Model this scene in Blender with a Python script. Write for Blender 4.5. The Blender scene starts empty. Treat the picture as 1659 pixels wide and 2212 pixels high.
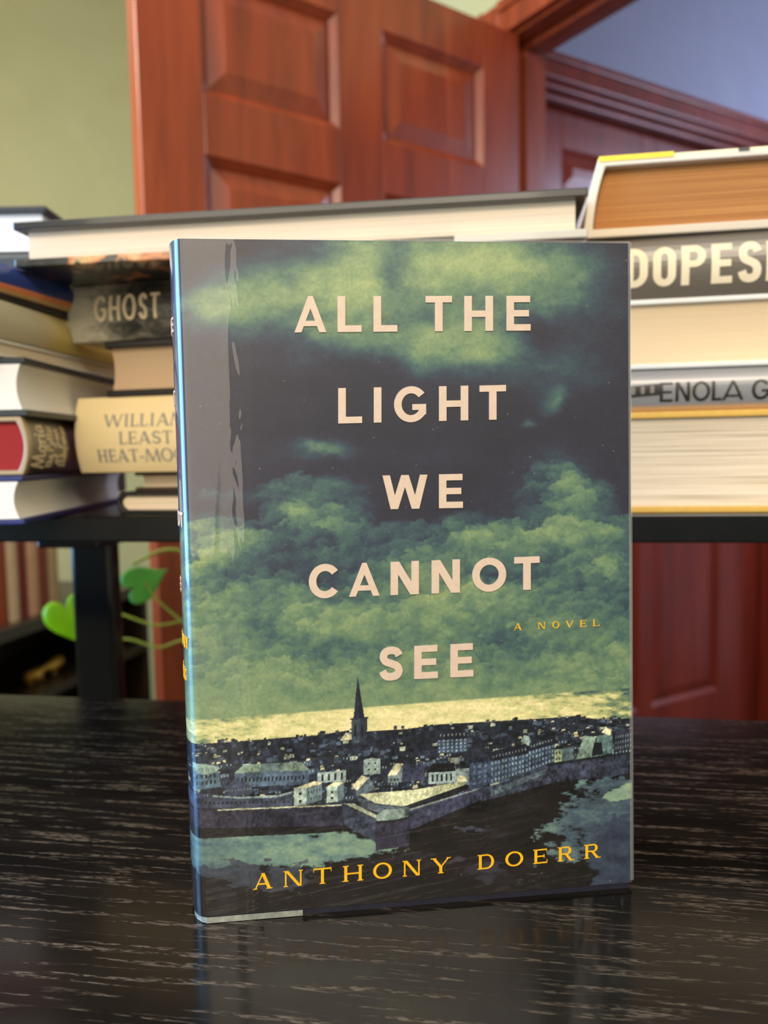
import bpy, bmesh, math, random
import numpy as np
from mathutils import Vector, Matrix

random.seed(7)
sc = bpy.context.scene
COL = sc.collection
DZ = 1.04                      # height of the front desk's top above the floor (m)

# ------------------------------------------------------------------ camera
PITCH, ROLL, CAM_H, FPX = 0.07611819, -0.01897799, 0.16709997, 1700.0
cF = Vector((0, math.cos(PITCH), -math.sin(PITCH)))
cU0 = Vector((0, math.sin(PITCH), math.cos(PITCH)))
cR0 = Vector((1, 0, 0))
cR = cR0 * math.cos(ROLL) + cU0 * math.sin(ROLL)
cU = -cR0 * math.sin(ROLL) + cU0 * math.cos(ROLL)
cam_data = bpy.data.cameras.new('camera')
cam = bpy.data.objects.new('camera', cam_data)
COL.objects.link(cam)
mw = Matrix.Identity(4)
for i in range(3):
    mw[i][0], mw[i][1], mw[i][2] = cR[i], cU[i], -cF[i]
mw[0][3], mw[1][3], mw[2][3] = 0.0, 0.0, DZ + CAM_H
cam.matrix_world = mw
cam_data.sensor_fit = 'HORIZONTAL'
cam_data.sensor_width = 36.0
cam_data.lens = FPX / 1659.0 * 36.0
cam_data.clip_start = 0.01
cam_data.dof.use_dof = True
cam_data.dof.focus_distance = 0.278
cam_data.dof.aperture_fstop = 13.0
sc.camera = cam

# ------------------------------------------------------------------ world, lights, exposure
world = bpy.data.worlds.new('world')
sc.world = world
world.use_nodes = True
wb = world.node_tree.nodes['Background']
wb.inputs[0].default_value = (0.75, 0.83, 1.0, 1)
wb.inputs[1].default_value = 0.25

def area(name, loc, target, sx, sy, energy, color, spread=180):
    d = bpy.data.lights.new(name, 'AREA')
    d.shape = 'RECTANGLE'; d.size = sx; d.size_y = sy
    d.energy = energy; d.color = color; d.spread = math.radians(spread)
    o = bpy.data.objects.new(name, d)
    COL.objects.link(o)
    o.location = Vector(loc) + Vector((0, 0, DZ))
    v = (Vector(target) - Vector(loc)).normalized()
    o.rotation_euler = v.to_track_quat('-Z', 'Y').to_euler()
    return o

area('ceiling_lamp_light', (0.20, -1.35, 1.36), (-0.05, 0.45, 0.15), 1.1, 0.55, 31, (1.0, 0.85, 0.67))
area('front_fill_light', (-0.46, -0.72, 0.50), (-0.1, 0.5, 0.18), 0.95, 0.95, 7.5, (1.0, 0.86, 0.68))  # added unseen fill, low and frontal, brightens the left and middle stacks
area('window_daylight', (-1.60, 0.25, 0.50), (0, 0.32, 0.15), 1.1, 1.25, 60, (0.24, 0.54, 1.0))
area('hall_daylight', (2.0, 1.75, 0.9), (0.9, 2.3, 0.3), 0.6, 0.8, 15, (0.62, 0.72, 1.0))
area('wall_door_fill_light', (-0.75, 0.55, 1.55), (-0.6, 1.5, -0.2), 0.7, 0.7, 26, (1.0, 0.86, 0.68))  # added unseen fill that brightens the walls and the open door
area('back_left_fill_light', (-1.05, 1.15, 1.10), (-0.5, 1.5, -0.2), 0.35, 0.35, 12, (1.0, 0.86, 0.66))  # added unseen fill for the trailing leaves and the bookcase

sc.view_settings.view_transform = 'Standard'
sc.view_settings.look = 'None'
sc.view_settings.gamma = 1.0
sc.view_settings.use_curve_mapping = False
sc.view_settings.exposure = 0.2
sc.cycles.use_denoising = True
sc.cycles.max_bounces = 8

# ------------------------------------------------------------------ materials
def lin(r, g, b):
    f = lambda c: ((c / 255 + 0.055) / 1.055) ** 2.4 if c > 10 else c / 255 / 12.92
    return (f(r), f(g), f(b), 1.0)

class NT:
    def __init__(s, name):
        s.m = bpy.data.materials.new(name); s.m.use_nodes = True
        s.t = s.m.node_tree; s.b = s.t.nodes['Principled BSDF']
        s.tc = None
    def n(s, typ, **kw):
        x = s.t.nodes.new(typ)
        for k, v in kw.items(): setattr(x, k, v)
        return x
    def l(s, a, b): s.t.links.new(a, b)
    def coords(s, scale, kind='Object', rot=(0, 0, 0)):
        if not s.tc: s.tc = s.n('ShaderNodeTexCoord')
        mp = s.n('ShaderNodeMapping'); mp.inputs['Scale'].default_value = scale
        mp.inputs['Rotation'].default_value = rot
        s.l(s.tc.outputs[kind], mp.inputs['Vector']); return mp.outputs[0]
    def noise(s, vec, scale=1.0, detail=4, rough=0.55, dist=0.0):
        x = s.n('ShaderNodeTexNoise'); x.inputs['Scale'].default_value = scale
        x.inputs['Detail'].default_value = detail; x.inputs['Roughness'].default_value = rough
        x.inputs['Distortion'].default_value = dist
        s.l(vec, x.inputs['Vector']); return x.outputs['Fac']
    def ramp(s, fac, stops):
        x = s.n('ShaderNodeValToRGB'); e = x.color_ramp.elements
        while len(e) < len(stops): e.new(0.5)
        for el, (p, c) in zip(e, stops): el.position = p; el.color = c
        s.l(fac, x.inputs[0]); return x.outputs[0]
    def bump(s, h, strength, dist=0.001, socket='Normal'):
        x = s.n('ShaderNodeBump'); x.inputs['Strength'].default_value = strength
        x.inputs['Distance'].default_value = dist
        s.l(h, x.inputs['Height']); s.l(x.outputs[0], s.b.inputs[socket]); return x
    def set(s, **kw):
        for k, v in kw.items(): s.b.inputs[k.replace('_', ' ')].default_value = v
        return s

def simple(name, c1, c2=None, rough=0.5, scale=(60, 60, 60), coat=0.0, spec=0.5, bump=0.0, bdist=0.0005):
    n = NT(name)
    c2 = c2 or tuple(min(1, x * 1.18) for x in c1[:3]) + (1,)
    v = n.coords(scale)
    f = n.noise(v, 1.0, 5, 0.6)
    n.l(n.ramp(f, [(0.3, c1), (0.7, c2)]), n.b.inputs['Base Color'])
    n.set(Roughness=rough, Coat_Weight=coat, Coat_Roughness=0.06, Specular_IOR_Level=spec)
    if bump: n.bump(f, bump, bdist)
    return n.m

def paper(name, c1, c2, lines=1400.0, bump=0.35, dark=0.72, wav=2.0):
    """edge of a block of pages: fine lines across the thickness (local Z)"""
    n = NT(name)
    v = n.coords((wav, wav, lines))
    f = n.noise(v, 1.0, 3, 0.65)
    cd = tuple(x * dark for x in c1[:3]) + (1,)
    n.l(n.ramp(f, [(0.28, cd), (0.45, c1), (0.72, c2)]), n.b.inputs['Base Color'])
    n.set(Roughness=0.75, Specular_IOR_Level=0.25)
    n.bump(f, bump, 0.0006)
    return n.m

def wood(name, c1, c2, c3, scale, rough=0.3, coat=0.4, bump=0.05):
    n = NT(name)
    v = n.coords(scale)
    f = n.noise(v, 1.0, 6, 0.6, 0.6)
    v2 = n.coords(tuple(s * 0.23 for s in scale))
    g = n.noise(v2, 1.0, 3, 0.5, 1.0)
    mx = n.n('ShaderNodeMath', operation='MULTIPLY_ADD'); mx.inputs[1].default_value = 0.6
    n.l(f, mx.inputs[0])
    m2 = n.n('ShaderNodeMath', operation='MULTIPLY'); m2.inputs[1].default_value = 0.4
    n.l(g, m2.inputs[0]); n.l(m2.outputs[0], mx.inputs[2])
    n.l(n.ramp(mx.outputs[0], [(0.32, c1), (0.5, c2), (0.7, c3)]), n.b.inputs['Base Color'])
    n.set(Roughness=rough, Coat_Weight=coat, Coat_Roughness=0.22)
    n.bump(f, bump, 0.001)
    return n.m

# ------------------------------------------------------------------ object helpers
def tag(o, label=None, cat=None, group=None, kind=None):
    if label: o['label'] = label
    if cat: o['category'] = cat
    if group: o['group'] = group
    if kind: o['kind'] = kind
    return o

def thing(name, label, cat, loc=(0, 0, 0), rz=0.0, group=None):
    o = bpy.data.objects.new(name, None); COL.objects.link(o)
    o.empty_display_size = 0.05
    o.location = Vector(loc) + Vector((0, 0, DZ)); o.rotation_euler = (0, 0, rz)
    return tag(o, label, cat, group)

class MB:
    """collects polygons for ONE mesh object"""
    def __init__(s): s.v = []; s.f = []
    def add(s, vs, fs):
        k = len(s.v); s.v += [tuple(p) for p in vs]; s.f += [tuple(i + k for i in f) for f in fs]
    def box(s, a, b):
        x0, y0, z0 = a; x1, y1, z1 = b
        s.add([(x0, y0, z0), (x1, y0, z0), (x1, y1, z0), (x0, y1, z0), (x0, y0, z1), (x1, y0, z1), (x1, y1, z1), (x0, y1, z1)],
              [(0, 3, 2, 1), (4, 5, 6, 7), (0, 1, 5, 4), (1, 2, 6, 5), (2, 3, 7, 6), (3, 0, 4, 7)])
    def prism(s, poly, fn, a, b):
        """poly: 2D section; fn(u,v,t) -> 3D; swept t from a to b"""
        n = len(poly)
        s.add([fn(u, v, a) for u, v in poly] + [fn(u, v, b) for u, v in poly],
              [tuple(range(n - 1, -1, -1)), tuple(range(n, 2 * n))] + [(i, (i + 1) % n, n + (i + 1) % n, n + i) for i in range(n)])
    def tube(s, pts, rad, n=8):
        pts = [Vector(p) for p in pts]; rings = []
        for i, p in enumerate(pts):
            t = (pts[min(i + 1, len(pts) - 1)] - pts[max(i - 1, 0)]).normalized()
            a = t.cross(Vector((0, 0, 1)) if abs(t.z) < 0.9 else Vector((1, 0, 0))).normalized(); b = t.cross(a)
            r = rad(i / (len(pts) - 1)) if callable(rad) else rad
            rings.append([p + (a * math.cos(k * 2 * math.pi / n) + b * math.sin(k * 2 * math.pi / n)) * r for k in range(n)])
        vs = [q for R in rings for q in R]; m = len(rings)
        fs = [(i * n + k, i * n + (k + 1) % n, (i + 1) * n + (k + 1) % n, (i + 1) * n + k) for i in range(m - 1) for k in range(n)]
        fs += [tuple(range(n - 1, -1, -1)), tuple(range((m - 1) * n, m * n))]
        s.add(vs, fs)
    def build(s, name, mat, parent=None, bevel=0.0, smooth=False, kind=None, segs=2):
        me = bpy.data.meshes.new(name); me.from_pydata(s.v, [], s.f)
        me.validate(); 
        bm = bmesh.new(); bm.from_mesh(me); bmesh.ops.recalc_face_normals(bm, faces=bm.faces); bm.to_mesh(me); bm.free()
        me.materials.append(mat)
        if smooth: me.shade_smooth()
        o = bpy.data.objects.new(name, me); COL.objects.link(o)
        if parent: o.parent = parent
        else: o.location.z = DZ
        if bevel:
            b = o.modifiers.new('bevel', 'BEVEL'); b.width = bevel; b.segments = segs; b.limit_method = 'ANGLE'; b.angle_limit = math.radians(40)
        if kind: o['kind'] = kind
        return o

# ------------------------------------------------------------------ letter shapes (unit cap height, box width w)
def rect(x0, y0, x1, y1): return [(x0, y0), (x1, y0), (x1, y1), (x0, y1)]
def para(xb, xt, w, y0=0.0, y1=1.0): return [(xb, y0), (xb + w, y0), (xt + w, y1), (xt, y1)]
def arc(cx, cy, rx, ry, sx, sy, a0, a1, n=20):
    out = []
    for i in range(n):
        q = []
        for a in (a0 + (a1 - a0) * i / n, a0 + (a1 - a0) * (i + 1) / n):
            c, s_ = math.cos(math.radians(a)), math.sin(math.radians(a))
            q.append(((cx + rx * c, cy + ry * s_), (cx + (rx - sx) * c, cy + (ry - sy) * s_)))
        out.append([q[0][0], q[1][0], q[1][1], q[0][1]])
    return out
def catmull(p, n=6):
    o = []
    for i in range(len(p) - 1):
        a, b, c, d = p[max(i - 1, 0)], p[i], p[i + 1], p[min(i + 2, len(p) - 1)]
        for k in range(n):
            t = k / n
            o.append(tuple(0.5 * (2 * b[j] + (c[j] - a[j]) * t + (2 * a[j] - 5 * b[j] + 4 * c[j] - d[j]) * t * t + (3 * b[j] - a[j] - 3 * c[j] + d[j]) * t ** 3) for j in range(len(b))))
    o.append(tuple(p[-1])); return o
def ribbon(p, w):
    L, R_ = [], []
    for i, q in enumerate(p):
        a, b = p[max(i - 1, 0)], p[min(i + 1, len(p) - 1)]
        dx, dy = b[0] - a[0], b[1] - a[1]; m = math.hypot(dx, dy) or 1
        ww = w(i / (len(p) - 1)) if callable(w) else w
        L.append((q[0] - dy / m * ww / 2, q[1] + dx / m * ww / 2)); R_.append((q[0] + dy / m * ww / 2, q[1] - dx / m * ww / 2))
    return [[L[i], L[i + 1], R_[i + 1], R_[i]] for i in range(len(p) - 1)]
S_N = [(1, .80), (.84, .955), (.5, 1), (.17, .945), (.03, .76), (.16, .595), (.5, .505), (.86, .40), (.985, .22), (.85, .055), (.5, 0), (.15, .05), (-.02, .22)]

def glyph(ch, w, s, serif=False):
    """list of small polygons; s = stem width in cap heights"""
    t = s * (0.42 if serif else 0.86)       # horizontal / thin strokes
    P = []
    sf = 0.045
    def foot(x0, x1, y):                    # slab serif
        if serif: P.append(rect(x0 - 0.09, y if y < 0.5 else y - sf, x1 + 0.09, y + sf if y < 0.5 else y))
    if ch == 'I':
        c = w / 2; P.append(rect(c - s / 2, 0, c + s / 2, 1)); foot(c - s / 2, c + s / 2, 0); foot(c - s / 2, c + s / 2, 1)
    elif ch == 'L':
        x = .08 if serif else 0
        P += [rect(x, 0, x + s, 1), rect(x, 0, w, t)]; foot(x, x + s, 1); foot(x, x + s, 0)
        if serif: P.append([(w - .06, 0), (w, 0), (w, .26), (w - .03, .26)])
    elif ch in 'EF':
        x = .08 if serif else 0
        P += [rect(x, 0, x + s, 1), rect(x, 1 - t, w * .98, 1), rect(x, .5 - t / 2, w * (.8 if serif else .93), .5 + t / 2)]
        if ch == 'E': P.append(rect(x, 0, w, t))
        foot(x, x + s, 1); foot(x, x + s, 0)
        if serif: P += [[(w - .06, 0), (w, 0), (w, .26), (w - .03, .26)], [(w - .07, 1), (w - .03, 1), (w - .03, .76), (w - .05, .76)], rect(w * .74, .38, w * .8, .62)]
    elif ch == 'T':
        c = w / 2; P += [rect(c - s / 2, 0, c + s / 2, 1), rect(0, 1 - t, w, 1)]; foot(c - s / 2, c + s / 2, 0)
        if serif: P += [[(0, 1), (.06, 1), (.03, .76), (0, .76)], [(w, 1), (w - .06, 1), (w - .03, .76), (w, .76)]]
    elif ch == 'H':
        x = .08 if serif else 0
        P += [rect(x, 0, x + s, 1), rect(w - x - s, 0, w - x, 1), rect(x, .49 - t / 2, w - x, .49 + t / 2)]
        for y in (0, 1): foot(x, x + s, y); foot(w - x - s, w - x, y)
    elif ch == 'A':
        a = t * 1.1 if serif else s * .9; b = s * 1.15
        e = .06 if serif else 0
        if serif:
            P += [para(e, w / 2 - a / 2, a), para(w - b - e, w / 2 - b / 2, b)]
            P.append(rect(w * .24, .28, w * .76, .28 + t))
        else:                               # narrow flat apex, low cross bar
            h_, ap = w / 2, .065; yi = (h_ - a) / (h_ - ap)
            P += [[(0, 0), (a, 0), (h_, yi), (h_, 1), (h_ - ap, 1)], [(w, 0), (h_ + ap, 1), (h_, 1), (h_, yi), (w - a, 0)]]
            P.append(rect(w * .17, .17, w * .83, .17 + t * .8))
        foot(e, e + a, 0); foot(w - b - e, w - e, 0)
    elif ch == 'N':
        a = t * 1.2 if serif else s; x = .08 if serif else 0
        P += [rect(x, 0, x + a, 1), rect(w - x - a, 0, w - x, 1), para(w - x - s * 1.15, x, s * 1.15)]
        foot(x, x + a, 0); foot(x, x + a, 1); foot(w - x - a, w - x, 1)
    elif ch == 'M':
        a = t * 1.2 if serif else s
        P += [para(0, w * .1, a), para(w - s, w * .9 - s, s), para(w / 2 - s / 2, w * .1, s * 1.05), para(w / 2 - a / 2, w * .9 - a, a)]
        foot(0, a, 0); foot(w - s, w, 0)
    elif ch == 'W':
        a = t * 1.2 if serif else s * 1.02; b = s * 1.02; q = w / 4
        P += [para(q - b / 2 + .02, 0, b), para(q - a / 2 + .02, 2 * q - a / 2, a), para(3 * q - b / 2 - .02, 2 * q - b / 2, b), para(3 * q - a / 2 - .02, w - a, a)]
        foot(0, b, 1); foot(w - a, w, 1)
    elif ch == 'V':
        a = t * 1.2 if serif else s
        P += [para(w / 2 - s / 2, .03, s * 1.1), para(w / 2 - a / 2, w - a - .03, a)]; foot(.03, .03 + s, 1); foot(w - a - .03, w - .03, 1)
    elif ch == 'Y':
        a = t * 1.2 if serif else s
        P += [rect(w / 2 - s / 2, 0, w / 2 + s / 2, .46), para(w / 2 - s / 2, .04, s * 1.1, .42, 1), para(w / 2 - a * .3, w - a - .04, a, .42, 1)]
        foot(w / 2 - s / 2, w / 2 + s / 2, 0); foot(.04, .04 + s, 1); foot(w - a - .04, w - .04, 1)
    elif ch == 'O':
        P += arc(w / 2, .5, w / 2, .515, s, t * (1.15 if serif else 1.1), 0, 360, 40)
    elif ch == 'Q0':                          # narrow rounded-rect O
        r = w / 2
        P += [rect(0, r, s, 1 - r), rect(w - s, r, w, 1 - r)] + arc(r, 1 - r, r, r, s, t, 0, 180) + arc(r, r, r, r, s, t, 180, 360)
    elif ch in 'CG':
        P += arc(w * .52, .5, w * .52, .515, s, t * 1.1, 38 if not serif else 42, 322 if ch == 'C' else 326, 34)
        if ch == 'G':
            P += [rect(w - s, .2, w * .98, .5), rect(w * .56, .5 - t * .9, w * .98, .5)]
    elif ch == 'D':
        x = .08 if serif else 0
        P.append(rect(x, 0, x + s, 1)); foot(x, x + s, 0); foot(x, x + s, 1)
        r = min(.5, (w - x) * .62)
        P += [rect(x, 1 - t, w - r, 1), rect(x, 0, w - r, t)]
        if r < .5: P += [rect(w - s, r, w, 1 - r)] + arc(w - r, 1 - r, r, r, s, t, 0, 90, 12) + arc(w - r, r, r, r, s, t, 270, 360, 12)
        else: P += arc(w - r, .5, r, .5, s, t, -90, 90, 24)
    elif ch in 'PR':
        x = .08 if serif else 0; yb = .44 if ch == 'P' else .46; h = (1 - yb) / 2; r = min(h, (w - x) * .6)
        we = w if ch == 'P' else w * .9
        P.append(rect(x, 0, x + s, 1)); foot(x, x + s, 0); foot(x, x + s, 1)
        P += [rect(x, 1 - t, we - r, 1), rect(x, yb, we - r, yb + t)] + arc(we - r, yb + h, r, h, s, t, -90, 90, 18)
        if ch == 'R': P.append(para(w - s * 1.15, w * .42, s * 1.15, 0, yb + t * .6)); foot(w - s * .9, w + .02, 0)
    elif ch == 'B':
        P.append(rect(0, 0, s, 1))
        for y0, y1, we in ((.47, 1, w * .93), (0, .53, w)):
            h = (y1 - y0) / 2; r = min(h, w * .55)
            P += [rect(0, y1 - t, we - r, y1), rect(0, y0, we - r, y0 + t)] + arc(we - r, y0 + h, r, h, s, t, -90, 90, 16)
    elif ch == 'S':
        z = s if not serif else s * .9
        pts = catmull([(z / 2 + a * (w - z), z / 2 + b * (1.02 - z) - .01) for a, b in S_N], 5)
        P += ribbon(pts, z if not serif else (lambda q: z * (.55 + .45 * math.sin(q * math.pi))))
    elif ch == 'K':
        P += [rect(0, 0, s, 1), para(s * .8, w - s, s, .42, 1), para(w - s, s * 1.3, s, 0, .6)]
    elif ch == 'U':
        r = w / 2
        P += [rect(0, r, s, 1), rect(w - s, r, w, 1)] + arc(r, r, r, r, s, t, 180, 360)
    elif ch == '-':
        P.append(rect(w * .05, .30, w * .95, .30 + max(t, .09)))
    return P

LOW = {  # handwriting centre lines, x-height 0.5, (width, strokes)
    'M': (.95, [[(0, .0), (.1, .5), (.2, 1), (.3, .5), (.42, .1), (.55, .6), (.68, 1), (.74, .5), (.8, .05), (.95, .08)]]),
    'a': (.5, [[(.4, .42), (.2, .5), (.05, .3), (.1, .05), (.28, .08), (.42, .45), (.4, .12), (.5, .03)]]),
    'r': (.36, [[(.02, .5), (.1, .25), (.08, 0)], [(.09, .3), (.2, .48), (.34, .47)]]),
    'i': (.24, [[(.1, .5), (.08, .1), (.2, .03)], [(.12, .7), (.14, .74)]]),
    't': (.34, [[(.16, .95), (.12, .2), (.26, .03)], [(0, .6), (.32, .64)]]),
    'h': (.46, [[(.1, 1), (.06, 0)], [(.08, .3), (.22, .5), (.34, .4), (.33, .08), (.44, .03)]]),
    'e': (.42, [[(.05, .25), (.34, .33), (.26, .5), (.08, .38), (.08, .1), (.22, .0), (.4, .12)]]),
    'P': (.62, [[(.12, 1), (.06, 0)], [(.0, .85), (.25, 1.02), (.55, .9), (.5, .62), (.12, .5)]]),
    'o': (.44, [[(.22, .5), (.04, .3), (.12, .03), (.32, .1), (.36, .38), (.22, .5)]]),
    'f': (.36, [[(.36, .92), (.22, 1), (.16, .7), (.1, -.25)], [(0, .5), (.3, .54)]]),
    'S': (.55, [[(.5, .88), (.3, 1), (.1, .8), (.25, .55), (.45, .3), (.28, 0), (.02, .12)]]),
    'n': (.46, [[(.06, .5), (.05, 0)], [(.06, .3), (.22, .5), (.34, .4), (.33, .08), (.44, .03)]]),
    'I': (.4, [[(.05, .95), (.35, 1)], [(.2, .97), (.14, .03)], [(0, 0), (.3, .04)]]),
    'l': (.24, [[(.12, 1), (.07, .15), (.2, .03)]]),
    'd': (.5, [[(.38, .4), (.18, .5), (.04, .25), (.12, .03), (.3, .1), (.44, 1), (.4, .12), (.5, .03)]]),
    's': (.34, [[(.3, .45), (.14, .48), (.1, .34), (.26, .2), (.16, .0), (.0, .06)]]),
    ' ': (.3, []),
}

def clip_y(poly, y, keep_above):
    out = []
    for i, p in enumerate(poly):
        q = poly[(i + 1) % len(poly)]
        a, b = (p[1] >= y, q[1] >= y) if keep_above else (p[1] <= y, q[1] <= y)
        if a: out.append(p)
        if a != b:
            t = (y - p[1]) / (q[1] - p[1]); out.append((p[0] + (q[0] - p[0]) * t, y))
    return out
def clip_x(poly, x, keep): return [(b, a) for a, b in clip_y([(b, a) for a, b in poly], x, keep)]
def slices(polys, step, axis='y'):
    """cut letters into narrow bands so that they can follow a curved spine"""
    out = []; cl_ = clip_y if axis == 'y' else clip_x; k = 1 if axis == 'y' else 0
    for p in polys:
        lo, hi = min(q[k] for q in p), max(q[k] for q in p)
        i = math.floor(lo / step)
        while i * step < hi:
            q = cl_(p, i * step, True)
            if len(q) > 2: q = cl_(q, (i + 1) * step, False)
            if len(q) > 2: out.append(q)
            i += 1
    return out
def letter_mesh(polys, fn, name, mat, parent, h=0.00025, step=0.0, axis='y'):
    """polys in surface coordinates; fn(x,y,lift) -> point"""
    if step: polys = slices(polys, step, axis)
    m = MB()
    for i, p in enumerate(polys):
        n = len(p); hh = h + (i % 23) * 3e-6
        m.add([fn(x, y, hh) for x, y in p] + [fn(x, y, -h * 0.2) for x, y in p],
              [tuple(range(n))] + [(i_, n + i_, n + (i_ + 1) % n, (i_ + 1) % n) for i_ in range(n)])
    return m.build(name, mat, parent)

def set_text(txt, x0, x1, y0, cap, s, serif=False, widths=None, gap=0.12, narrow=1.0):
    """lay a line of capitals between x0 and x1 on baseline y0; returns polygons"""
    DW = {'I': .2 if not serif else .36, 'W': 1.25, 'M': 1.1, 'O': .92, 'G': .85, 'C': .8, 'D': .78, 'A': .86, 'N': .8, 'H': .76, 'E': .58, 'L': .54, 'F': .55, 'S': .58, 'T': .66, 'P': .62, 'R': .66, 'K': .68, 'Y': .76, 'V': .8, 'U': .72, 'B': .62, ' ': .38, '-': .36}
    ws = [DW[c] * narrow for c in txt]
    tot = sum(ws) + gap * (len(txt) - 1)
    k = (x1 - x0) / tot / cap
    out = []; x = x0
    for c, w in zip(txt, ws):
        W = w * k
        for p in glyph(c if not (narrow < .7 and c == 'O') else 'Q0', W, s, serif):
            out.append([(x + a * cap, y0 + b * cap) for a, b in p])
        x += (W + gap * k) * cap
    return out

# ------------------------------------------------------------------ shared materials
M_GREEN = simple('green_wall_paint', lin(164, 164, 124), lin(170, 170, 130), 0.65, (7, 7, 7), bump=0.03)
M_BLUEW = simple('grey_blue_wall_paint', lin(150, 150, 172), lin(156, 157, 178), 0.7, (7, 7, 7), bump=0.03)
M_CEIL = simple('ceiling_paint', lin(225, 220, 205), lin(232, 228, 214), 0.8, (5, 5, 5))
M_FLOOR = wood('floor_boards', lin(92, 56, 32), lin(120, 76, 44), lin(140, 92, 54), (2, 30, 2), 0.4, 0.2)
M_CHERRY = wood('cherry_door_wood', lin(92, 32, 13), lin(128, 50, 20), lin(150, 66, 29), (26, 26, 2.6), 0.34, 0.35, 0.03)
M_CHERRYD = wood('dark_cherry_wood', lin(96, 30, 18), lin(126, 42, 26), lin(144, 54, 34), (26, 26, 2.6), 0.33, 0.35, 0.03)
M_BLACKW = simple('black_laminate', lin(18, 17, 17), lin(25, 23, 23), 0.22, (40, 40, 40), spec=0.3)
M_BLACKM = simple('black_powder_coated_steel', lin(8, 8, 10), lin(12, 12, 14), 0.18, (300, 300, 300), spec=0.3)
M_DARKBR = wood('dark_brown_wood', lin(34, 26, 20), lin(46, 35, 27), lin(58, 44, 34), (4, 30, 30), 0.4, 0.15)

# ------------------------------------------------------------------ the room
J0 = Vector((0.271, 1.689, 0)); WD = Vector((-0.552, 0.834, 0)); GD = Vector((0.834, 0.552, 0))
def wp(s, d, z):
    p = J0 + WD * s + GD * d; return (p.x, p.y, z)
def wbox(m, s0, s1, d0, d1, z0, z1):
    m.add([wp(s0, d0, z0), wp(s1, d0, z0), wp(s1, d1, z0), wp(s0, d1, z0), wp(s0, d0, z1), wp(s1, d0, z1), wp(s1, d1, z1), wp(s0, d1, z1)],
          [(0, 3, 2, 1), (4, 5, 6, 7), (0, 1, 5, 4), (1, 2, 6, 5), (2, 3, 7, 6), (3, 0, 4, 7)])
ZF, ZC = -1.04, 1.75
m = MB(); wbox(m, 0.02, 1.5, 0, 0.11, ZF, ZC); wbox(m, -0.84, 0.02, 0, 0.11, 1.026, ZC); wbox(m, -3.0, -0.84, 0, 0.11, ZF, ZC)
m.build('wall_doorway', M_GREEN, kind='structure')
m = MB(); wbox(m, 1.5, 1.6, -2.8, 0.11, ZF, ZC); m.build('wall_left', M_GREEN, kind='structure')
m = MB(); wbox(m, -3.1, -3.0, -2.8, 0.11, ZF, ZC); m.build('wall_right', M_GREEN, kind='structure')
m = MB(); wbox(m, -3.1, 1.6, -2.9, -2.8, ZF, ZC); m.build('wall_back', M_GREEN, kind='structure')
m = MB(); wbox(m, -3.1, 1.6, -2.9, 2.6, ZF - 0.05, ZF); m.build('floor', M_FLOOR, kind='structure')
m = MB(); wbox(m, -3.1, 1.6, -2.9, 2.6, ZC, ZC + 0.05); m.build('ceiling', M_CEIL, kind='structure')
# door frame in the green wall: jambs with stops and casing
m = MB()
wbox(m, 0.0, 0.02, -0.002, 0.112, ZF, 1.006); wbox(m, -0.84, -0.82, -0.002, 0.112, ZF, 1.006); wbox(m, -0.84, 0.02, -0.002, 0.112, 1.006, 1.026)
wbox(m, -0.012, 0.0, 0.042, 0.08, ZF, 0.994); wbox(m, -0.82, -0.808, 0.042, 0.08, ZF, 0.994); wbox(m, -0.82, 0.0, 0.042, 0.08, 0.994, 1.006)
m.build('trim_1', M_CHERRY, kind='structure', bevel=0.002)
m = MB()
wbox(m, 0.006, 0.072, -0.018, -0.002, ZF, 1.078); wbox(m, -0.892, -0.826, -0.018, -0.002, ZF, 1.078); wbox(m, -0.826, 0.006, -0.018, -0.002, 1.012, 1.078)
wbox(m, 0.05, 0.07, -0.024, -0.018, ZF, 1.078); wbox(m, -0.826, 0.006, -0.024, -0.018, 1.056, 1.078)
m.build('trim_2', M_CHERRY, kind='structure', bevel=0.003)

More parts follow.
